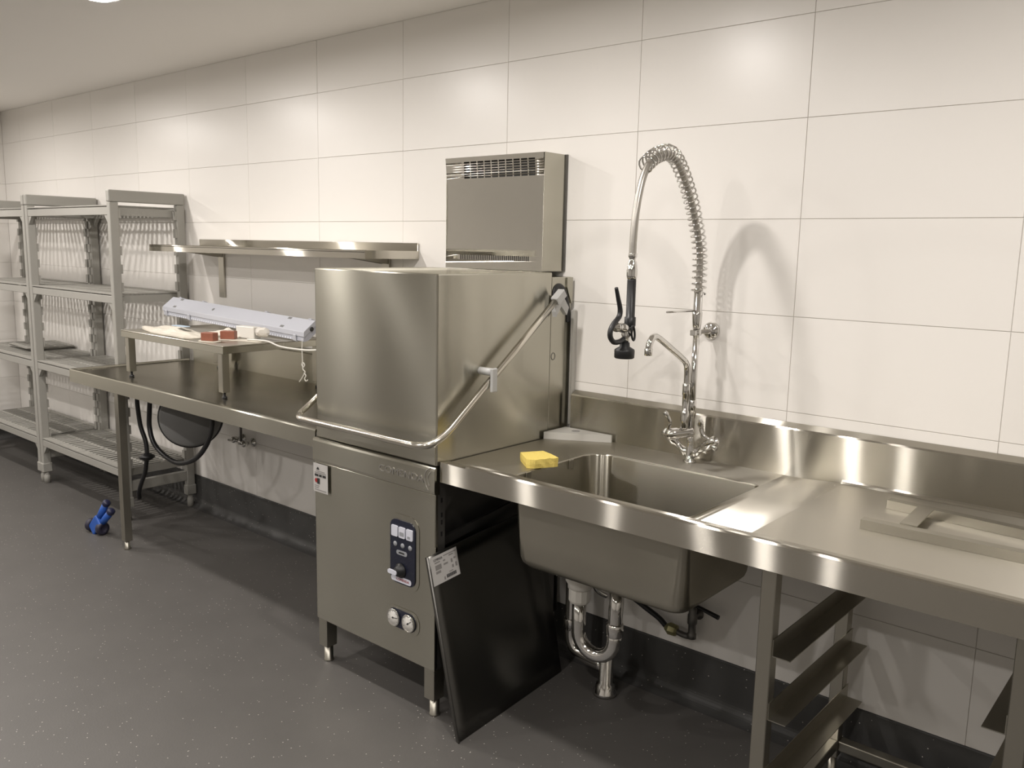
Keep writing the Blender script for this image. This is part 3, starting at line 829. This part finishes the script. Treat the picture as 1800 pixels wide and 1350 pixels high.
MB().tube([(PX + 0.016, sy - 0.006 + 0.0085 * math.cos(a) + 0.004 * math.sin(a), 1.349 - 0.021 * math.sin(a)) for a in [2 * math.pi * k / 20 for k in range(20)]], 0.0033, 7, closed=True).build('hold_ring', 'black_rubber', t)
# swivel spout
mb = MB()
SXp = 2.705
mb.tube(catmull([(SXp, -0.118, 0.985), (SXp, -0.118, 1.10), (SXp, -0.118, 1.195), (SXp, -0.130, 1.225), (SXp, -0.160, 1.245), (SXp, -0.240, 1.286), (SXp, -0.310, 1.320), (SXp, -0.338, 1.325), (SXp, -0.358, 1.308), (SXp, -0.364, 1.285)], 6), 0.0105, 14)
mb.lathe((SXp, -0.118, 1.005), (0, 0, 1), [(0.012, 0), (0.0145, 0.006), (0.0145, 0.060), (0.0118, 0.064), (0.0118, 0.112), (0.0135, 0.116), (0.0135, 0.150), (0.0108, 0.154)], 16)
mb.lathe((SXp, -0.364, 1.292), (0, 0, -1), [(0.0105, 0), (0.0125, 0.002), (0.0125, 0.022), (0.009, 0.023), (0.008, 0.018), (0, 0.018)], 16)
mb.build('swivel_spout', 'chrome', t)

# corner tray between bench splashback and dishwasher
t = MB().prism([(2.160, -0.176), (2.372, -0.050), (2.372, -0.043), (2.160, -0.043)], 'z', 0.8925, 0.9190)
t = t.build('corner_tray', 'conduit_white')
tag(t, 'pale triangular corner piece on the sink bench beside the dishwasher', 'tray')
MB().lathe((2.235, -0.080, 0.9191), (0, 0, 1), [(0.016, 0), (0.014, 0.001), (0.006, 0.001)], 14).build('fixing_recess', 'print_grey', t)
t = MB().box(2.1535, 2.1685, -0.024, -0.003, 0.925, 1.36, bev=0.002).build('wall_trunking', 'conduit_white')
tag(t, 'thin white vertical trunking on the wall beside the dishwasher column', 'trunking')

# sponge
mb = MB()
P0 = [(2.318, -0.486), (2.352, -0.438), (2.388, -0.428), (2.404, -0.452), (2.405, -0.500), (2.4, -0.548), (2.378, -0.560)]
outl = [(2.312, -0.492), (2.356, -0.425), (2.404, -0.442), (2.450, -0.462), (2.446, -0.478), (2.436, -0.492), (2.430, -0.508), (2.420, -0.520), (2.414, -0.536), (2.402, -0.548), (2.390, -0.553)]
ring0 = [mb.bm.verts.new((x * 0.96 + 2.384 * 0.04 + 0.0, y * 0.96 - 0.49 * 0.04, 0.8930)) for x, y in outl]
ring1 = [mb.bm.verts.new((x + random.uniform(-.002, .002), y + random.uniform(-.002, .002), 0.907)) for x, y in outl]
ring2 = [mb.bm.verts.new((x * 0.985 + 2.384 * 0.015, y * 0.985 - 0.49 * 0.015, 0.9225 + random.uniform(-.001, .001))) for x, y in outl]
for A, B in ((ring0, ring1), (ring1, ring2)):
    for k in range(len(A)):
        mb.bm.faces.new((A[k], A[(k + 1) % len(A)], B[(k + 1) % len(A)], B[k]))
mb.bm.faces.new(ring0[::-1]); mb.bm.faces.new(ring2)
tag(mb.build('sponge', 'sponge_yellow'), 'yellow sponge lying by the left rim of the sink', 'sponge')

# H-shaped angle-bar frame on the bench
t = thing('angle_bar_frame', 'loose stainless steel angle-bar frame lying on the right bench top', 'frame', (3.6, -0.30, 0.90))
def angle_bar(p0, p1, w_, h_, name, side=1):
    p0 = Vector(p0); p1 = Vector(p1); L = (p1 - p0).length
    a = math.atan2(p1.y - p0.y, p1.x - p0.x)
    M = Matrix.Translation(p0) @ Matrix.Rotation(a, 4, 'Z')
    m_ = MB()
    m_.box(0, L, 0, 0.0025, 0, h_, mat=M)
    m_.box(0, L, min(0.0026, side * w_), max(0.0026, side * w_), h_ - 0.0025, h_, mat=M)
    return m_.build(name, 'steel_tube', t)
angle_bar((3.392, -0.436, 0.9005), (4.15, -0.420, 0.9005), 0.030, 0.024, 'long_bar')
angle_bar((3.385, -0.206, 0.9005), (4.15, -0.275, 0.9005), 0.030, 0.024, 'long_bar')
M = Matrix.Translation((3.497, -0.403, 0.9248)) @ Matrix.Rotation(R(93), 4, 'Z')
MB().box(0, 0.185, -0.020, 0.020, 0.0, 0.0025, mat=M).build('cross_bar', 'steel_tube', t)
MB().box(4.02, 4.06, -0.40, -0.26, 0.9248, 0.9273).build('cross_bar', 'steel_tube', t)

# ------------------------------------------------------------------ under the sink
t = thing('sink_trap', 'chrome U-bend drain trap below the sink with white plastic fitting', 'drain trap', (2.50, -0.30, 0))
ox, oy = 2.520, -0.420
MB().lathe((ox, oy, 0.588), (0, 0, -1), [(0.046, 0), (0.046, 0.056), (0.048, 0.070), (0.040, 0.084), (0.040, 0.095), (0.036, 0.097)], 22).build('strainer_body', 'white_plastic', t)
nut = MB()
nut.lathe((ox, oy, 0.491), (0, 0, -1), [(0.033, 0), (0.036, 0.004), (0.036, 0.040), (0.032, 0.048), (0.026, 0.050)], 12, smooth=False)
nut.build('trap_nut', 'white_plastic', t)
u = [(ox, oy, 0.455), (ox, oy, 0.360)]
cx_, rz_ = ox + 0.066, 0.343
for a in range(0, 181, 15):
    u.append((cx_ - 0.066 * math.cos(R(a)), oy + 0.012 * a / 180, rz_ - 0.066 * math.sin(R(a))))
u += [(ox + 0.132, oy + 0.014, 0.385)]
MB().tube(u, 0.0235, 16).build('u_bend', 'chrome', t)
e_ = MB()
e_.lathe((ox + 0.132, oy + 0.014, 0.360), (0, 0, 1), [(0.025, 0), (0.0285, 0.004), (0.0285, 0.040), (0.025, 0.046)], 16)
e_.tube(catmull([(ox + 0.132, oy + 0.014, 0.395), (ox + 0.132, oy + 0.016, 0.450), (ox + 0.125, oy + 0.03, 0.485), (ox + 0.08, oy + 0.08, 0.520), (ox - 0.05, oy + 0.18, 0.53), (2.340, -0.205, 0.510), (2.316, -0.180, 0.45), (2.312, -0.175, 0.30), (2.312, -0.175, 0.20)], 5), 0.0235, 16)
e_.build('return_pipe', 'chrome', t)
f_ = MB()
f_.lathe((2.312, -0.175, 0.245), (0, 0, -1), [(0.025, 0), (0.028, 0.004), (0.028, 0.034), (0.025, 0.038)], 16)
f_.tube(catmull([(2.312, -0.175, 0.21), (2.314, -0.175, 0.165), (2.334, -0.175, 0.130), (2.38, -0.174, 0.112), (2.455, -0.172, 0.104)], 5), 0.0235, 14)
f_.lathe((2.470, -0.172, 0.0005), (0, 0, 1), [(0.044, 0), (0.044, 0.012), (0.036, 0.022), (0.034, 0.040), (0.026, 0.046), (0.026, 0.165), (0.020, 0.17)], 20)
f_.build('floor_waste', 'chrome', t)
MB().tube(catmull([(2.33, -0.10, 0.86), (2.325, -0.10, 0.55), (2.325, -0.09, 0.42), (2.34, -0.06, 0.33), (2.37, -0.03, 0.30)], 6), 0.012, 12).build('supply_pipe', 'chrome', t)

t = thing('wall_valve', 'grey wall valve with black lever and hose, below the sink', 'valve', (2.73, -0.02, 0.27))
mb = MB()
mb.lathe((2.735, -0.045, 0.385), (0, 0, -1), [(0.008, 0), (0.010, 0.018), (0.014, 0.022), (0.014, 0.040), (0.017, 0.045), (0.017, 0.075), (0.013, 0.080), (0.013, 0.110), (0.016, 0.114), (0.016, 0.130), (0.006, 0.132)], 14)
mb.tube(catmull([(2.735, -0.045, 0.270), (2.722, -0.045, 0.258), (2.695, -0.045, 0.258), (2.675, -0.045, 0.262)], 4), 0.0105, 10)
mb.lathe((2.735, -0.001, 0.330), (0, -1, 0), [(0.020, 0), (0.020, 0.004), (0.010, 0.008), (0.010, 0.04)], 14)
mb.build('body', 'inner_steel', t)
MB().tube([(2.735, -0.045, 0.378), (2.76, -0.045, 0.374), (2.835, -0.05, 0.362)], [0.005, 0.007, 0.0085], 8).build('lever', 'black_rubber', t)
MB().lathe((2.680, -0.045, 0.262), (-1, 0, 0.05), [(0.012, 0), (0.021, 0.006), (0.023, 0.030), (0.014, 0.044), (0.010, 0.05)], 8, smooth=False).build('coupling', 'brass_green', t)
MB().tube(catmull([(2.632, -0.045, 0.268), (2.60, -0.045, 0.290), (2.54, -0.06, 0.325), (2.48, -0.08, 0.37), (2.43, -0.10, 0.45), (2.41, -0.11, 0.6), (2.41, -0.12, 0.84)], 6), 0.010, 10).build('hose', 'black_hose', t)

# steel side panel, its dark reflection put into the colour, leaning against the open side of the dishwasher
t = thing('leaning_panel', 'steel side panel with a painted dark reflection, leaning on the open side of the dishwasher', 'panel', (2.25, -0.45, 0))
BL, TL, TR, BR = Vector((2.302, -0.757, 0.0006)), Vector((2.166, -0.770, 0.596)), Vector((2.1545, -0.185, 0.642)), Vector((2.255, -0.150, 0.0006))
nrm = (BR - BL).cross(TL - BL).normalized()
if nrm.x < 0: nrm = -nrm
mb = MB()
n_ = 12
G0 = []; G1 = []
for i in range(n_ + 1):
    r0, r1 = [], []
    for j in range(n_ + 1):
        u_, v_ = i / n_, j / n_
        p = (BL * (1 - u_) + BR * u_) * (1 - v_) + (TL * (1 - u_) + TR * u_) * v_
        edge = math.sin(math.pi * u_) * math.sin(math.pi * v_)
        bow = edge * (0.004 * math.sin(6.0 * u_ + 2.5 * v_))
        r0.append(mb.bm.verts.new(p + nrm * bow)); r1.append(mb.bm.verts.new(p - nrm * (0.010 - bow) * 1.0))
    G0.append(r0); G1.append(r1)
for i in range(n_):
    for j in range(n_):
        f = mb.bm.faces.new((G0[i][j], G0[i + 1][j], G0[i + 1][j + 1], G0[i][j + 1])); f.smooth = True
        f = mb.bm.faces.new((G1[i][j], G1[i][j + 1], G1[i + 1][j + 1], G1[i + 1][j])); f.smooth = True
for i in range(n_):
    for a_, b_ in (((i, 0), (i + 1, 0)), ((i, n_), (i + 1, n_)), ((0, i), (0, i + 1)), ((n_, i), (n_, i + 1))):
        f = mb.bm.faces.new((G0[a_[0]][a_[1]], G0[b_[0]][b_[1]], G1[b_[0]][b_[1]], G1[a_[0]][a_[1]]))
# keep the bottom edge on the floor
for v in mb.bm.verts:
    if v.co.z < 0.0005: v.co.z = 0.0005
sheet = mb.build('sheet', 'steel_dark_reflection', t)
MB().tube([BL + nrm * 0.001, TL + nrm * 0.001], 0.0035, 6).build('folded_edge', 'inner_steel', sheet)
# rating label near the top left corner
eu = (TR - TL).normalized(); ev = (TL - BL).normalized()
o0 = TL - ev * 0.006 + eu * 0.006 + nrm * 0.0022
def on_label(a, b, h=0.0): return o0 + eu * a - ev * b + nrm * h
def label_patch(m_, a0, a1, b0, b1, h0, h1):
    q = [on_label(a, b, h) for h in (h0, h1) for a, b in ((a0, b0), (a1, b0), (a1, b1), (a0, b1))]
    V = [m_.bm.verts.new(p) for p in q]
    for f in ((0, 1, 2, 3), (4, 5, 6, 7), (0, 1, 5, 4), (1, 2, 6, 5), (2, 3, 7, 6), (3, 0, 4, 7)):
        m_.bm.faces.new([V[k] for k in f])
LW, LH = 0.124, 0.092
mb = MB(); label_patch(mb, 0, LW, 0, LH, 0, 0.0008); lab = mb.build('rating_label', 'sticker_white', t)
lab['label'] = 'white printed rating label'
mb = MB()
for a0, a1, b0, b1 in ((0.018, 0.042, 0.020, 0.024), (0.018, 0.046, 0.030, 0.046), (0.018, 0.040, 0.050, 0.058), (0.056, 0.066, 0.022, 0.027), (0.056, 0.076, 0.034, 0.040), (0.090, 0.098, 0.030, 0.042), (0.104, 0.114, 0.028, 0.034), (0.092, 0.100, 0.050, 0.060), (0.060, 0.120, 0.008, 0.011), (0.084, 0.104, 0.014, 0.018), (0.108, 0.116, 0.046, 0.060), (0.076, 0.094, 0.066, 0.069), (0.050, 0.056, 0.076, 0.086)):
    label_patch(mb, a0, a1, b0, b1, 0.0009, 0.0011)
mb.build('small_print', 'print_grey', lab)
mb = MB()
for k in range(17):
    a = 0.062 + k * 0.0027
    label_patch(mb, a, a + (0.0016 if k % 3 else 0.0022), 0.073, 0.084, 0.0009, 0.0012)
mb.build('barcode', 'print_black', lab)
Mt = Matrix.Translation(on_label(0.034, 0.0125, 0.0012)) @ Matrix((( *eu, 0), (*ev, 0), (*nrm, 0), (0, 0, 0, 1))).transposed()
text('lettering', 'COMENDA', 0.011, 'print_black', lab, Mt, 0.0002, width=0.040)

# ------------------------------------------------------------------ under the left bench
t = thing('hose_reel', 'grey hose reel with black hose mounted under the left bench', 'hose reel', (0.04, -0.40, 0.60))
rc = Vector((0.045, -0.400, 0.700)); axd = Vector((0.85, -0.52, 0.13)).normalized()
RR = 0.150
MB().lathe(rc - axd * 0.055, axd, [(0.06, 0), (RR * 0.98, 0.004), (RR, 0.012), (RR * 0.97, 0.018), (RR * 0.80, 0.022), (RR * 0.80, 0.072), (RR * 0.97, 0.076), (RR, 0.082), (RR * 0.985, 0.094), (RR * 0.93, 0.100), (RR * 0.45, 0.112), (0.02, 0.114), (0, 0.114)], 40).build('drum', 'reel_grey', t)
mb = MB()
u_ = axd.orthogonal().normalized(); v_ = axd.cross(u_)
for k, off in enumerate((-0.022, -0.001)):
    mb.tube([rc + axd * off + (u_ * math.cos(a) + v_ * math.sin(a)) * (RR * 0.80 + 0.0105) for a in [2 * math.pi * q / 40 for q in range(40)]], 0.0102, 8, closed=True)
mb.tube([rc + axd * -0.014 + (u_ * math.cos(a) + v_ * math.sin(a)) * (RR * 0.80 + 0.030) for a in [2 * math.pi * q / 40 for q in range(40)]], 0.0102, 8, closed=True)
mb.tube([rc + axd * -0.036 + (u_ * math.cos(a) + v_ * math.sin(a)) * (RR - 0.003) for a in [2 * math.pi * q / 40 for q in range(40)]], 0.0125, 8, closed=True)
mb.build('wound_hose', 'black_hose', t)
MB().box(0.00, 0.09, -0.44, -0.36, 0.80, 0.861, bev=0.002).build('mounting_bracket', 'inner_steel', t)
MB().tube(catmull([(-0.175, -0.50, 0.780), (-0.190, -0.50, 0.70), (-0.195, -0.50, 0.620), (-0.155, -0.50, 0.545), (-0.065, -0.49, 0.492), (0.06, -0.48, 0.475), (0.19, -0.46, 0.520), (0.27, -0.44, 0.610), (0.285, -0.42, 0.700), (0.26, -0.41, 0.79)], 7), 0.0125, 10).build('hose_loop', 'black_hose', t)
MB().tube(catmull([(-0.245, -0.52, 0.835), (-0.275, -0.52, 0.77), (-0.280, -0.515, 0.70), (-0.272, -0.51, 0.62), (-0.245, -0.50, 0.54), (-0.235, -0.50, 0.47), (-0.250, -0.50, 0.42), (-0.29, -0.49, 0.36), (-0.355, -0.48, 0.29), (-0.41, -0.47, 0.225), (-0.43, -0.46, 0.185)], 6), 0.0115, 10).build('hose_end', 'black_hose', t)
MB().lathe((-0.238, -0.50, 0.462), (0.1, 0, -1), [(0.010, -0.018), (0.024, -0.012), (0.040, 0.0), (0.040, 0.008), (0.024, 0.018), (0.012, 0.024)], 16).build('hose_stop', 'black_rubber', t)

t = thing('wall_tap', 'small chrome stop taps on the wall under the left bench', 'tap', (-0.06, 0, 0.50))
for k, (x, z) in enumerate(((-0.020, 0.492), (-0.120, 0.500))):
    mb = MB()
    mb.lathe((x, -0.001, z), (0, -1, 0), [(0.026, 0), (0.026, 0.004), (0.014, 0.010), (0.012, 0.040), (0.018, 0.044), (0.018, 0.066), (0.010, 0.072), (0.006, 0.075)], 16)
    mb.build('tap_body', 'chrome', t)
    MB().box(x - 0.020, x + 0.020, -0.088, -0.075, z - 0.006, z + 0.006, bev=0.003).build('tap_handle', 'chrome', t)
MB().cyl((-0.115, -0.052, 0.498), (-0.025, -0.052, 0.494), 0.010, n=12).build('link_pipe', 'chrome', t)
MB().tube([(-0.060, -0.052, 0.498), (-0.060, -0.052, 0.60), (-0.060, -0.050, 0.856)], 0.007, 10).build('riser_pipe', 'inner_steel', t)
MB().tube([(-0.155, -0.052, 0.490), (-0.118, -0.052, 0.499)], 0.009, 10).build('outlet', 'chrome', t)

# blue wheeled hand tool on the floor
t = thing('wheeled_tool', 'small blue plastic two-wheeled tool on the floor by the bench leg', 'tool', (-0.57, -0.63, 0))
wa = Vector((0.99, 0.10, 0)).normalized()            # wheel axle direction
ce = Vector((-0.560, -0.640, 0.0362))
for s in (-1, 1):
    c0 = ce + wa * (0.052 * s)
    wv = MB().lathe(c0 - wa * 0.017, wa, [(0.018, 0), (0.032, 0.002), (0.036, 0.008), (0.036, 0.026), (0.032, 0.032), (0.018, 0.034), (0.016, 0.030), (0, 0.030)], 22).build('wheel', 'wheel_dark', t)
fwd = Vector((0.50, 0.86, 0)).normalized()
lean = (Vector((0.86, 0.16, 1.0))).normalized()
mb = MB()
def hullbox(m_, c, ax_, ay, az, hx, hy, hz, bev=0.004):
    M = Matrix((( *ax_, 0), (*ay, 0), (*az, 0), (0, 0, 0, 1))).transposed()
    m_.box(-hx, hx, -hy, hy, -hz, hz, bev=bev, seg=2, mat=Matrix.Translation(c) @ M)
az = lean; ax2 = (wa - az * wa.dot(az)).normalized(); ay2 = az.cross(ax2)
hullbox(mb, ce + az * 0.016, ax2, ay2, az, 0.0345, 0.025, 0.048, 0.008)
mb.build('body', 'blue_plastic', t)
for s in (-1, 1):
    m_ = MB()
    b0 = ce + az * 0.048 + ax2 * (0.019 * s)
    m_.tube([b0, b0 + az * 0.05 + ax2 * 0.004 * s, b0 + az * 0.112 + ax2 * 0.010 * s], [0.017, 0.019, 0.018], 10)
    m_.build('arm', 'blue_plastic', t)
    MB().lathe(b0 + az * 0.108 + ax2 * 0.010 * s, az, [(0.019, 0), (0.021, 0.004), (0.021, 0.020), (0.014, 0.026), (0, 0.027)], 12).build('arm_cap', 'dark_blue', t)

# ------------------------------------------------------------------ clutter on the riser stand
# LED batten lying tilted on the stand
t = thing('batten_light', 'long grey-white batten light fitting lying tilted on the riser stand', 'light fitting', (0.13, -0.22, 1.16))
A_ = Vector((-0.505, -0.195, 1.234)); B_ = Vector((0.793, -0.195, 1.192))
ex_ = (B_ - A_).normalized(); Lx = (B_ - A_).length
tilt = R(38)
up_ = Vector((0, 0, 1)); up_ = (up_ - ex_ * up_.dot(ex_)).normalized(); sd = up_.cross(ex_).normalized()
ez_ = up_ * math.cos(tilt) - sd * math.sin(tilt); ey_ = ez_.cross(ex_).normalized()
MB_ = Matrix.Translation(A_) @ Matrix(((*ex_, 0), (*ey_, 0), (*ez_, 0), (0, 0, 0, 1))).transposed()
def in_frame(m_):
    bmesh.ops.transform(m_.bm, matrix=MB_, verts=m_.bm.verts[:]); return m_
m_ = MB(); m_.prism([(-0.055, 0.003), (-0.042, 0.018), (-0.039, 0.020), (0.039, 0.020), (0.042, 0.018), (0.055, 0.003), (0.055, -0.001), (-0.055, -0.001)], 'x', 0, Lx)
body = in_frame(m_).build('housing', 'fixture_grey', t)
m_ = MB(); m_.prism([(-0.054, -0.0015), (0.054, -0.0015), (0.066, -0.017), (0.064, -0.021), (0.044, -0.032), (-0.044, -0.032), (-0.064, -0.021), (-0.066, -0.017)], 'x', 0.006, Lx - 0.006)
lens = in_frame(m_).build('lens', 'lens_plastic', t)
m_ = MB()
nrib = 58
for k in range(nrib):
    x = 0.05 + k * 0.0207
    q0, q1 = (-0.0605, -0.009), (-0.0655, -0.0158)
    V = [m_.bm.verts.new(p) for p in ((x, q0[0] - .0008, q0[1] + .0004), (x + .010, q0[0] - .0008, q0[1] + .0004), (x + .010, q1[0] - .0008, q1[1] + .0004), (x, q1[0] - .0008, q1[1] + .0004), (x, q0[0] + .001, q0[1] - .001), (x + .010, q0[0] + .001, q0[1] - .001), (x + .010, q1[0] + .001, q1[1] - .001), (x, q1[0] + .001, q1[1] - .001))]
    for f in ((0, 1, 2, 3), (4, 5, 6, 7), (0, 1, 5, 4), (1, 2, 6, 5), (2, 3, 7, 6), (3, 0, 4, 7)):
        m_.bm.faces.new([V[q] for q in f])
rb_ = in_frame(m_).build('lens_rib', 'rib_white', lens); rb_['kind'] = 'stuff'
for x in (0.03, 0.27, 0.86, 1.22):
    for s in (-1, 1):
        m_ = MB()
        m_.prism([(s * 0.052, 0.008), (s * 0.058, 0.008), (s * 0.0715, -0.016), (s * 0.069, -0.024), (s * 0.062, -0.026), (s * 0.0675, -0.016)], 'x', x, x + 0.022)
        in_frame(m_).build('clip', 'fixture_grey', t)
for x, y in ((0.10, -0.028), (0.10, 0.030), (1.10, -0.028), (1.10, 0.030)):
    m_ = MB(); m_.box(x, x + 0.026, y - 0.006, y + 0.006, 0.0202, 0.0212)
    in_frame(m_).build('mounting_slot', 'reel_grey', t)
m_ = MB(); m_.lathe((0.47, 0, 0.0202), (0, 0, 1), [(0.009, 0), (0.009, 0.001)], 14)
in_frame(m_).build('knockout', 'reel_grey', t)
m_ = MB(); m_.lathe((Lx + 0.0005, 0.0, 0.002), (1, 0, 0), [(0.011, 0), (0.009, 0.004), (0.0, 0.004)], 16)
in_frame(m_).build('cable_gland', 'print_black', t)

def crumpled(name, cx, cy, w_, d_, rot, z, amp, mat, seedv, thick=0.004, curl=0.0):
    rnd = random.Random(seedv)
    n1, n2 = 12, 8
    ph = [rnd.uniform(0, 6.3) for _ in range(6)]
    m_ = MB(); g0, g1 = [], []
    for i in range(n1 + 1):
        a, b = [], []
        for j in range(n2 + 1):
            u, v = i / n1 - 0.5, j / n2 - 0.5
            h = amp * (0.5 + 0.28 * math.sin(7 * u + 3 * v + ph[0]) + 0.26 * math.sin(11 * v - 4 * u + ph[1]) + 0.16 * math.sin(19 * u + 9 * v + ph[2]))
            e = max(0.0, 1 - max(abs(u), abs(v)) * 2) ** 0.5
            h = h * (0.25 + 0.75 * e) + curl * max(0, -u - 0.25)
            x = u * w_ + rnd.uniform(-.004, .004); y = v * d_ + rnd.uniform(-.004, .004)
            xr = cx + x * math.cos(rot) - y * math.sin(rot); yr = cy + x * math.sin(rot) + y * math.cos(rot)
            a.append(m_.bm.verts.new((xr, yr, z + thick + max(0, h)))); b.append(m_.bm.verts.new((xr, yr, z + max(0, h) * 0.5 * (0 if e > 0.4 else 1))))
        g0.append(a); g1.append(b)
    for i in range(n1):
        for j in range(n2):
            m_.bm.faces.new((g0[i][j], g0[i + 1][j], g0[i + 1][j + 1], g0[i][j + 1]))
            m_.bm.faces.new((g1[i][j], g1[i][j + 1], g1[i + 1][j + 1], g1[i + 1][j]))
    for i in range(n1):
        for j in (0, n2):
            m_.bm.faces.new((g0[i][j], g0[i + 1][j], g1[i + 1][j], g1[i][j]))
    for j in range(n2):
        for i in (0, n1):
            m_.bm.faces.new((g0[i][j], g0[i][j + 1], g1[i][j + 1], g1[i][j]))
    return m_.build(name, mat)
RT = 1.1355
pb = crumpled('paper_bag', 0.115, -0.490, 0.50, 0.155, R(-6), RT, 0.030, 'paper', 3, curl=0.05)
tag(pb, 'crumpled cream paper packet at the left front of the riser stand', 'packet')
m_ = MB(); m_.prism(rrect(0.06, 0.19, -0.50, -0.455, 0.02, 4), 'z', RT + 0.0385, RT + 0.0395)
m_.build('blue_patch', 'blue_print', pb)['label'] = 'pale blue printed patch'
pb2 = crumpled('paper_sheet', 0.335, -0.352, 0.24, 0.085, R(8), RT, 0.034, 'paper', 8, curl=0.02)
tag(pb2, 'folded cream paper behind the two brown rolls on the stand', 'paper')
pb3 = crumpled('paper_sheet', 0.585, -0.395, 0.17, 0.07, R(20), RT, 0.003, 'paper', 5, thick=0.0015)
tag(pb3, 'flat cream paper lying in front of the clear bag on the stand', 'paper')
for k, (x, y, rz, lab) in enumerate(((0.508, -0.548, 20, 'small brown box at the front edge of the riser stand'), (0.495, -0.443, 35, 'small brown box behind the front one, beside crumpled paper'))):
    t = thing('brown_box', lab, 'box', (x, y, RT), 'small brown boxes')
    M = Matrix.Translation((x, y, RT)) @ Matrix.Rotation(R(rz), 4, 'Z')
    MB().box(-0.034, 0.034, -0.019, 0.019, 0.0045, 0.042, bev=0.002, mat=M).build('box_body', 'copper_box', t)
    m_ = MB(); m_.prism(rrect(-0.052, 0.052, -0.026, 0.026, 0.02, 4), 'z', 0.0005, 0.0043)
    bmesh.ops.transform(m_.bm, matrix=M, verts=m_.bm.verts[:]); m_.build('backing_card', 'paper', t)
t = thing('clear_bag', 'white carton in a clear plastic bag beside the batten light', 'bag', (0.52, -0.34, RT))
M = Matrix.Translation((0.488, -0.335, RT + 0.001)) @ Matrix.Rotation(R(8), 4, 'Z')
MB().box(-0.062, 0.062, -0.022, 0.022, 0.0, 0.056, bev=0.003, mat=M).build('carton', 'white_plastic', t)
rnd = random.Random(4)
m_ = MB(); bmesh.ops.create_icosphere(m_.bm, subdivisions=2, radius=1.0)
for v in m_.bm.verts:
    k = 1 + rnd.uniform(-0.16, 0.16)
    v.co = Vector((0.597 + v.co.x * 0.045 * k, -0.330 + v.co.y * 0.024 * k, RT + 0.036 + v.co.z * 0.026 * k))
m_.build('plastic_wrap', 'clear_plastic', t)
tag(MB().tube(catmull([(0.58, -0.40, RT + 0.006), (0.66, -0.385, RT + 0.008), (0.715, -0.375, 1.141), (0.78, -0.36, 1.124), (0.88, -0.34, 1.119), (0.97, -0.33, 1.122), (1.06, -0.33, 1.135)], 6), 0.0042, 8).build('cable', 'white_plastic'), 'thin white cable trailing off the riser stand towards the dishwasher', 'cable')
kn = catmull([(0.775, -0.235, 1.150), (0.770, -0.235, 1.10), (0.772, -0.235, 1.045), (0.766, -0.235, 1.030), (0.778, -0.235, 1.018), (0.788, -0.235, 1.030), (0.776, -0.235, 1.038), (0.774, -0.235, 1.010), (0.790, -0.235, 0.998), (0.782, -0.235, 0.985), (0.760, -0.235, 0.960), (0.745, -0.235, 0.946)], 6)
t = MB().tube(kn, 0.0026, 7).build('cord', 'white_plastic')
tag(t, 'knotted white cord hanging from the batten light', 'cord')
MB().tube(catmull([(0.782, -0.235, 0.992), (0.796, -0.235, 0.980), (0.786, -0.235, 0.966), (0.796, -0.235, 0.955), (0.810, -0.235, 0.962)], 5), 0.0026, 7).build('cord_end', 'white_plastic', t)
